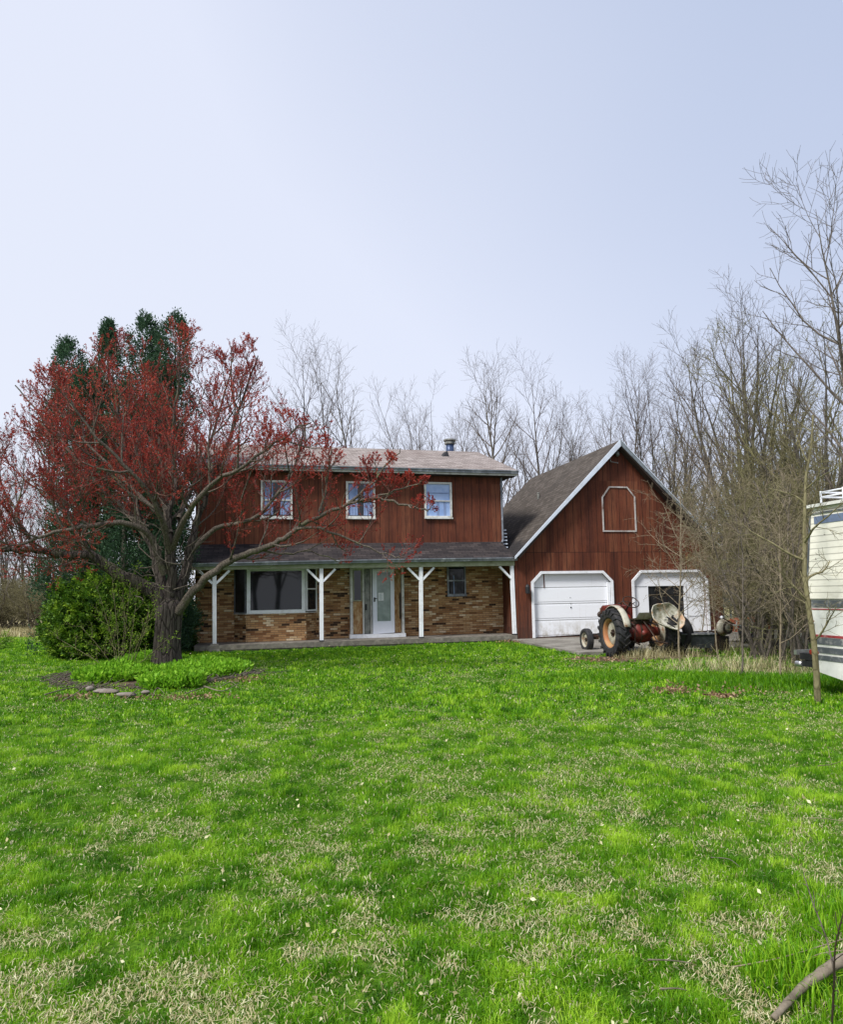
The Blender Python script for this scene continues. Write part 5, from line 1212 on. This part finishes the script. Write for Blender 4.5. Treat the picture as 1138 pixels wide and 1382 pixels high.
go = mesh_np('lawn_grass', np.concatenate([V1, V2]), np.concatenate([F1, F2+len(V1)]), M['grass'], None, np.concatenate([T1, T2])); tag(go, 'bright green spring grass of uneven height covering the yard', 'grass', kind='stuff')
# dead blades lying flat between the tufts
x, y = wedge(700000, 2.1, 17, 1.8); d = dry(x, y); k = keep_lawn(x, y) & (rng.random(len(x)) < np.clip((d-.485)*2.3, .08, .42)*np.where(y > 5, .75, 1)); x, y = x[k], y[k]; n = len(x)
az = rng.normal(.6, 1.3, n); L = rng.uniform(.010, .048, n)*rng.uniform(.5, 1.2, n); dx, dy = np.cos(az), np.sin(az); w = rng.uniform(.0009, .0023, n)*(1+.10*np.maximum(y-4, 0)); z = gh(x, y)+rng.uniform(.002, .028, n); cv = rng.normal(0, .3, n)*L; lf = rng.uniform(0, .02, n)
V = np.zeros((n, 6, 3)); 
for j, (t, ww, zz) in enumerate(((0, .6, 0), (.5, 1, 1), (1, .35, 0))):
    px_, py_ = x+dx*L*t-dy*cv*(4*t*(1-t)), y+dy*L*t+dx*cv*(4*t*(1-t))
    V[:, 2*j] = np.stack([px_-dy*w*ww, py_+dx*w*ww, z+lf*zz], 1); V[:, 2*j+1] = np.stack([px_+dy*w*ww, py_-dx*w*ww, z+lf*zz], 1)
kk = np.arange(n)[:, None]*6; F = np.concatenate([kk+np.array([[0, 1, 3, 2]]), kk+np.array([[2, 3, 5, 4]])])
tag(mesh_np('dead_thatch', V.reshape(-1, 3), F, M['straw'], None, np.repeat(np.clip(rng.normal(.5, .25, n), 0, 1), 6)), 'pale dead grass lying flat between the green tufts', 'thatch', kind='stuff')
# tall rough grass: right foreground corner and the weed strip along the thicket
def patch_grass(name, label, cat, n, cx, cy, rx, ry, hs, ws, lean, mt, tint, cond=None, rot=0):
    a = rng.uniform(0, 2*PI, n); q = rng.random(n)**.55; x0, y0 = rx*q*np.cos(a), ry*q*np.sin(a); x = cx+x0*math.cos(rot)-y0*math.sin(rot); y = cy+x0*math.sin(rot)+y0*math.cos(rot)
    V, F = blades(x, y, gh(x, y)-.01, rng.uniform(*hs, n)*(1.1-.5*q), rng.uniform(*ws, n), rng.uniform(*lean, n), rng); return V, F, np.repeat(np.clip(rng.normal(*tint, n), 0, 1), 5)
def merge(parts):
    o = 0; VV, FF, TT = [], [], []
    for V, F, T in parts: VV.append(V); FF.append(F+o); TT.append(T); o += len(V)
    return np.concatenate(VV), np.concatenate(FF), np.concatenate(TT)
c1 = gnd(1085, 1330); c2 = gnd(1120, 1250); c3 = gnd(1010, 925); c4 = gnd(1075, 925)
V, F, T = merge([patch_grass('', '', '', 900, c1.x, c1.y, .22, .25, (.10, .22), (.004, .007), (.1, .7), 0, (.6, .2)), patch_grass('', '', '', 800, c2.x+.1, c2.y, .22, .3, (.09, .20), (.004, .007), (.1, .7), 0, (.55, .2)),
    patch_grass('', '', '', 7500, c4.x-.2, c4.y+.4, 1.5, 1.0, (.10, .24), (.006, .012), (.1, .6), 0, (.3, .2)), patch_grass('', '', '', 5500, c3.x-1.2, c3.y+1.4, 2.0, .8, (.06, .20), (.006, .01), (.2, .8), 0, (.4, .2))])
tag(mesh_np('tall_grass', V, F, M['grass'], None, T), 'taller rough grass along the thicket edge and in the near right corner', 'grass', kind='stuff')
w1 = gnd(985, 905); w2 = gnd(1060, 912); w3 = gnd(905, 888); w4 = gnd(870, 888)
V, F, T = merge([patch_grass('', '', '', 800, w1.x, w1.y+.4, 1.3, .8, (.06, .50), (.005, .010), (.4, 1.5), 0, (.45, .25)), patch_grass('', '', '', 800, w2.x, w2.y+.5, 1.0, .9, (.06, .55), (.005, .010), (.4, 1.5), 0, (.45, .25)),
    patch_grass('', '', '', 450, w3.x, w3.y+.5, .9, .6, (.12, .5), (.005, .009), (.2, 1.1), 0, (.35, .25)), patch_grass('', '', '', 600, w4.x, w4.y+.1, .7, .3, (.08, .4), (.005, .009), (.2, 1.1), 0, (.4, .25)),
    patch_grass('', '', '', 900, 7.8, 17, 2.5, 3.0, (.1, .6), (.006, .012), (.4, 1.5), 0, (.35, .25))])
tag(mesh_np('dry_weeds', V, F, M['straw'], None, T), 'tangle of pale dry weeds at the foot of the thicket', 'weeds', kind='stuff')
# rough field beyond the lawn on the left
x = rng.uniform(-32, -8, 26000); y = rng.uniform(29.5, 40, 26000); V, F = blades(x, y, gh(x, y), rng.uniform(.12, .4, 26000), rng.uniform(.02, .04, 26000), rng.uniform(.1, .9, 26000), rng)
tag(mesh_np('field_grass', V, F, M['straw'], None, np.repeat(np.clip(rng.normal(.35, .2, 26000), 0, 1), 5)), 'pale uncut field grass beyond the mown lawn', 'grass', kind='stuff')
# dark mulch bed and its debris edge
bd = MB(); c = gnd(212, 912); n = 44; bd.v = [(c.x, c.y, gh1(c.x, c.y)+.03)]
for ring_ in (.55, 1.0):
    for k in range(n): t = 2*PI*k/n; rad = ring_*(1+.07*math.sin(3*t+1)+.05*math.sin(8*t)); x, y = c.x+1.9*rad*math.cos(t), c.y+1.78*rad*math.sin(t); bd.v.append((x, y, gh1(x, y)+(.028 if ring_ < 1 else .002)))
bd.f = [(0, 1+k, 1+(k+1) % n) for k in range(n)]+[(1+k, 1+n+k, 1+n+(k+1) % n, 1+(k+1) % n) for k in range(n)]
tag(bd.build('mulch_bed', M['dirt']), 'dark earth bed around the red tree trunk', kind='structure')
db = MB(); r_ = random.Random(44)
for k in range(620):
    t = r_.uniform(PI*.95, PI*2.05); rad = r_.gauss(1.0, .07); x, y = c.x+1.9*rad*math.cos(t), c.y+1.78*rad*math.sin(t); a = r_.gauss(0, .7)+(0 if abs(math.cos(t)) < .7 else .5); L = r_.uniform(.06, .26); z = gh1(x, y)+r_.uniform(.02, .07)
    p = Vector((x, y, z)); d = Vector((math.cos(a), math.sin(a), r_.uniform(-.12, .18))); q, _ = limb(p, d.normalized(), L, 3, .2, 0, r_); w_ = r_.uniform(.003, .010); db.tube(q, [w_, w_*1.05, w_*.9, w_*.5], 5)
tag(db.build('bed_debris', M['twig_grey'], smooth=True, uv=False), 'rim of small dead sticks and bark scraps edging the planted bed', 'debris', kind='stuff')
# bright ground plants ringing the maple
P = []; r_ = random.Random(12)
pa = [(gnd(160, 915), .72, .95, 430), (gnd(275, 910), .9, 1.05, 480), (gnd(232, 925), .55, .5, 230), (gnd(205, 897), .8, .6, 200)]
VV = []
for c, rx, ry, n in pa:
    for k in range(n):
        a = r_.uniform(0, 2*PI); q = r_.random()**.5; x, y = c.x+rx*q*math.cos(a), c.y+ry*q*math.sin(a)
        if (x-mb0.x)**2+(y-mb0.y)**2 < .34**2: continue
        m = 26; A = np.stack([x+rng.normal(0, .035, m), y+rng.normal(0, .035, m), np.full(m, GZ-.01)+rng.uniform(.02, .30, m)*(1.15-.6*q)], 1); dd = np.stack([A[:, 0]-x, A[:, 1]-y, np.full(m, .05)], 1)*8
        V, F = leaves(A, rng.uniform(.06, .12, m), .5, .42, dd, .6, rng); VV.append((V, F, np.repeat(np.clip(rng.normal(.5, .22, m), 0, 1), 4)))
V, F, T = merge(VV); tag(mesh_np('ground_plants', V, F, M['herb'], None, T), 'bright green leafy ground plants ringing the red tree trunk', 'ground cover', kind='stuff')
# stones and dead sticks edging the ring
def stone(px, py, s, seed, label):
    v = gnd(px, py); r_ = random.Random(seed); m = MB().ball((0, 0, s[2]*.55), s, 16, 9, .13, seed); o = m.build('edging_stone', M['stone'], None, smooth=True, uv=False); o.location = (v.x, v.y, GZ); o.rotation_euler = (0, 0, r_.uniform(-.4, .4)); tag(o, label, 'stone')
stone(143, 935, (.25, .10, .045), 1, 'largest flat pale stone in the edging before the tree')
stone(121, 932, (.07, .06, .05), 2, 'small white stone at the left end of the edging')
stone(170, 939, (.17, .08, .035), 3, 'pinkish flat stone right of the largest edging stone')
stone(196, 936, (.08, .06, .035), 4, 'small rounded stone under the bright ground plants')
def stick(pts, r, label, mat_='dead_wood', side=None):
    P_ = [gnd(a, b)+Vector((0, 0, c)) for a, b, c in pts]; o = P_[0].copy(); q = spline([p-o for p in P_], 5); n = len(q); r *= .62 if r < .025 else 1; P_ = P_; rs = [r*(1-.6*i/n)*(1+.08*math.sin(i*2.3)) for i in range(n)]
    m = MB().tube(q, rs, 9, True)
    for s_ in side or []:
        P2 = [gnd(a, b)+Vector((0, 0, c))-o for a, b, c in s_]; m.tube(spline(P2, 4), r*.4, 6)
    ob = m.build('fallen_stick', M[mat_], None, smooth=True, uv=False); ob.location = o; tag(ob, label, 'stick')
stick([(60, 940, .03), (95, 932, .05), (118, 930, .03)], .02, 'dead stick at the far left of the tree edging')
stick([(85, 948, .03), (105, 938, .05), (120, 927, .09)], .018, 'short dead stick slanting up left of the white stone')
stick([(170, 945, .02), (186, 936, .07), (198, 932, .03)], .014, 'bent dead stalk arching over the edging stones')
stick([(205, 943, .02), (212, 934, .07), (222, 938, .02)], .012, 'hooped dead stalk before the ground plants')
stick([(250, 938, .02), (275, 931, .04), (300, 928, .03)], .016, 'dead stick right of the hooped stalk')
stick([(275, 930, .05), (300, 935, .03), (322, 925, .04)], .018, 'dead stick at the right end of the tree edging')
stick([(300, 928, .03), (312, 924, .05), (322, 930, .02)], .012, 'curled dead stalk at the right end of the edging')
stick([(340, 915, .02), (362, 911, .03), (392, 907, .03)], .012, 'thin stick lying alone in the grass right of the tree')
stick([(1230, 1335, .16), (1150, 1340, .13), (1105, 1352, .09), (1080, 1360, .06), (1045, 1378, .01)], .026, 'thick bleached branch in the near right corner')
stick([(875, 1302, .02), (905, 1308, .035), (934, 1310, .03)], .006, 'thin straight twig lying near the bottom of the lawn')
stick([(990, 1312, .02), (1060, 1316, .07), (1150, 1306, .12)], .005, 'long pale stem lying across the near right corner', 'twig_tan')
stick([(1085, 1317, .05), (1110, 1319, .09), (1160, 1323, .12)], .0045, 'short pale stem beside the long one in the corner', 'twig_tan')
stick([(892, 1342, .02), (915, 1345, .03), (928, 1344, .02)], .006, 'small twig between the thick branch and the lawn centre')
stick([(1105, 1040, .04), (1125, 1052, .12), (1145, 1064, .22)], .006, 'curved twig poking in from the right edge of the lawn', 'twig_tan', [[(1125, 1052, .12), (1122, 1047, .16), (1121, 1044, .2)]])
stick([(960, 1162, .02), (985, 1172, .05), (1000, 1178, .03)], .005, 'short dark twig in a dry patch on the right of the lawn', 'twig_grey')
stick([(1085, 1108, .02), (1110, 1115, .05), (1145, 1122, .06)], .005, 'pale twig at the right edge, below the curved one', 'twig_tan')
for i, (px, py, top, lb) in enumerate([(1122, 1330, 1190, 'reddish bramble stem standing in the near right corner'), (1135, 1300, 1180, 'second bramble stem, cut by the right edge')]):
    b = gnd(px, py+60); h = (at(px, top, b.y).z-b.z); r_ = random.Random(70+i); m = MB(); p, d = limb(Vector((0, 0, -.02)), Vector((.05, 0, 1)).normalized(), h, 8, .08, 0, r_); m.tube(p, [.004*(1-.5*j/8) for j in range(9)], 6)
    for k in range(9): q, d2, _ = along(p, d, [0]*9, .1+.1*k); m.tube([q, q+side_dir(d2, 1.1, r_)*.018], [.0025, .0004], 4)
    for k in range(3): q, d2, _ = along(p, d, [0]*9, .3+.22*k); pp, _d = limb(q, side_dir(d2, .8, r_), .06, 4, .2, .1, r_); m.tube(pp, .0015, 4)
    o = m.build('bramble_stem', M['greasy'] if i == 0 else M['twig_maple'], None, smooth=True, uv=False); o.location = b; tag(o, lb, 'bramble')
# leaf litter: rust patches by the thicket and pale scraps over the lawn
LL = []
for px, py, rx, ry, n in ((905, 932, .40, .10, 230), (975, 938, .28, .08, 220), (930, 925, .6, .25, 130), (1020, 930, .5, .2, 90), (330, 918, .4, .2, 260), (250, 940, .8, .12, 220), (690, 866, .8, .12, 200), (810, 890, .8, .2, 260), (100, 940, .4, .15, 160)):
    c = gnd(px, py); x = c.x+rng.normal(0, rx*.5, n); y = c.y+rng.normal(0, ry*1.2, n); A = np.stack([x, y, gh(x, y)+rng.uniform(.02, .05, n)], 1); V, F = leaves(A, rng.uniform(.03, .07, n), -.1, .6, np.tile([0, 0, 0.0], (n, 1)), 1, rng); LL.append((V, F, np.repeat(np.clip(rng.normal(.5, .3, n), 0, 1), 4)))
V, F, T = merge(LL); tag(mesh_np('leaf_litter', V, F, M['litter'], None, T), 'rust-brown dead leaves drifted in patches by the thicket and tree', 'leaf litter', kind='stuff')
x, y = wedge(1800, 2.3, 22, 1.2, .8); k = keep_lawn(x, y); x, y = x[k], y[k]; n = len(x); A = np.stack([x, y, gh(x, y)+rng.uniform(.02, .055, n)], 1); V, F = leaves(A, rng.uniform(.012, .035, n)*(1+.03*y), 0, .6, np.tile([0., 0., 0.], (n, 1)), 1, rng)
tag(mesh_np('scattered_leaves', V, F, M['straw'], None, np.repeat(rng.uniform(.3, 1, n), 4)), 'pale scraps of last year\'s leaves dotted over the lawn', 'leaf litter', kind='stuff')

# ================================================================== LIGHT, SKY, CAMERA
SUN_AZ, SUN_EL = math.radians(-78), math.radians(50)      # azimuth from +Y (view direction), negative = left
sd = Vector((math.sin(SUN_AZ)*math.cos(SUN_EL), math.cos(SUN_AZ)*math.cos(SUN_EL)*-1*-1, math.sin(SUN_EL)))
sd = Vector((-.70*math.cos(SUN_EL), -.714*math.cos(SUN_EL), math.sin(SUN_EL)))
ld = bpy.data.lights.new('sun', 'SUN'); ld.energy = 3.3; ld.angle = math.radians(14); ld.color = (1, .975, .94)
so = bpy.data.objects.new('sun', ld); COL.objects.link(so); so.rotation_euler = sd.to_track_quat('Z', 'Y').to_euler()
wd = bpy.data.worlds.new('World'); sc.world = wd; wd.use_nodes = True; nt = wd.node_tree; nt.nodes.clear()
out = nt.nodes.new('ShaderNodeOutputWorld'); bg = nt.nodes.new('ShaderNodeBackground'); sky = nt.nodes.new('ShaderNodeTexSky'); sky.sky_type = 'NISHITA'; sky.sun_disc = False
sky.sun_elevation = SUN_EL; sky.sun_rotation = math.atan2(sd.x, sd.y); sky.air_density = 1.0; sky.dust_density = 2.0; sky.ozone_density = 2.0
# thin high overcast: pale veil mixed over the clear sky, a little thinner toward the upper right
tc = nt.nodes.new('ShaderNodeTexCoord'); dp = nt.nodes.new('ShaderNodeVectorMath'); dp.operation = 'DOT_PRODUCT'; nt.links.new(tc.outputs['Generated'], dp.inputs[0])
dp.inputs[1].default_value = Vector((.62, .18, .76)).normalized()
nz = nt.nodes.new('ShaderNodeTexNoise'); nz.inputs['Scale'].default_value = 1.1; nz.inputs['Detail'].default_value = 3; nt.links.new(tc.outputs['Generated'], nz.inputs[0])
ad = nt.nodes.new('ShaderNodeMath'); ad.operation = 'MULTIPLY_ADD'; ad.inputs[1].default_value = .22; nt.links.new(nz.outputs['Fac'], ad.inputs[0]); nt.links.new(dp.outputs['Value'], ad.inputs[2])
rp = nt.nodes.new('ShaderNodeValToRGB'); nt.links.new(ad.outputs[0], rp.inputs[0]); cr_ = rp.color_ramp; cr_.elements[0].position = .10; cr_.elements[0].color = (5.8, 6.05, 6.85, 1); cr_.elements[1].position = 1.0; cr_.elements[1].color = (3.7, 4.25, 5.6, 1)
e = cr_.elements.new(.58); e.color = (5.6, 5.9, 6.9, 1)
mx = nt.nodes.new('ShaderNodeMix'); mx.data_type = 'RGBA'; mx.inputs[0].default_value = .88; nt.links.new(sky.outputs[0], mx.inputs[6]); nt.links.new(rp.outputs[0], mx.inputs[7])
nt.links.new(mx.outputs[2], bg.inputs[0]); bg.inputs[1].default_value = .1; nt.links.new(bg.outputs[0], out.inputs[0])
cam = bpy.data.cameras.new('camera'); co = bpy.data.objects.new('camera', cam); COL.objects.link(co); sc.camera = co
co.location = (0, 0, CH); co.rotation_mode = 'XYZ'; co.matrix_world = Matrix.Translation((0, 0, CH)) @ Matrix.Rotation(PI/2+CP, 4, 'X') @ Matrix.Rotation(-CR, 4, 'Z')
cam.sensor_fit = 'VERTICAL'; cam.sensor_height = 24; cam.lens = CF/1382*24; cam.shift_y = (CPY-691)/1382; cam.clip_start = .05; cam.clip_end = 2000
vs_ = sc.view_settings; vs_.view_transform = 'Standard'; vs_.look = 'None'; vs_.exposure = .6; vs_.gamma = 1; vs_.use_curve_mapping = False
sc.cycles.max_bounces = 6; sc.cycles.diffuse_bounces = 3; sc.cycles.transparent_max_bounces = 8
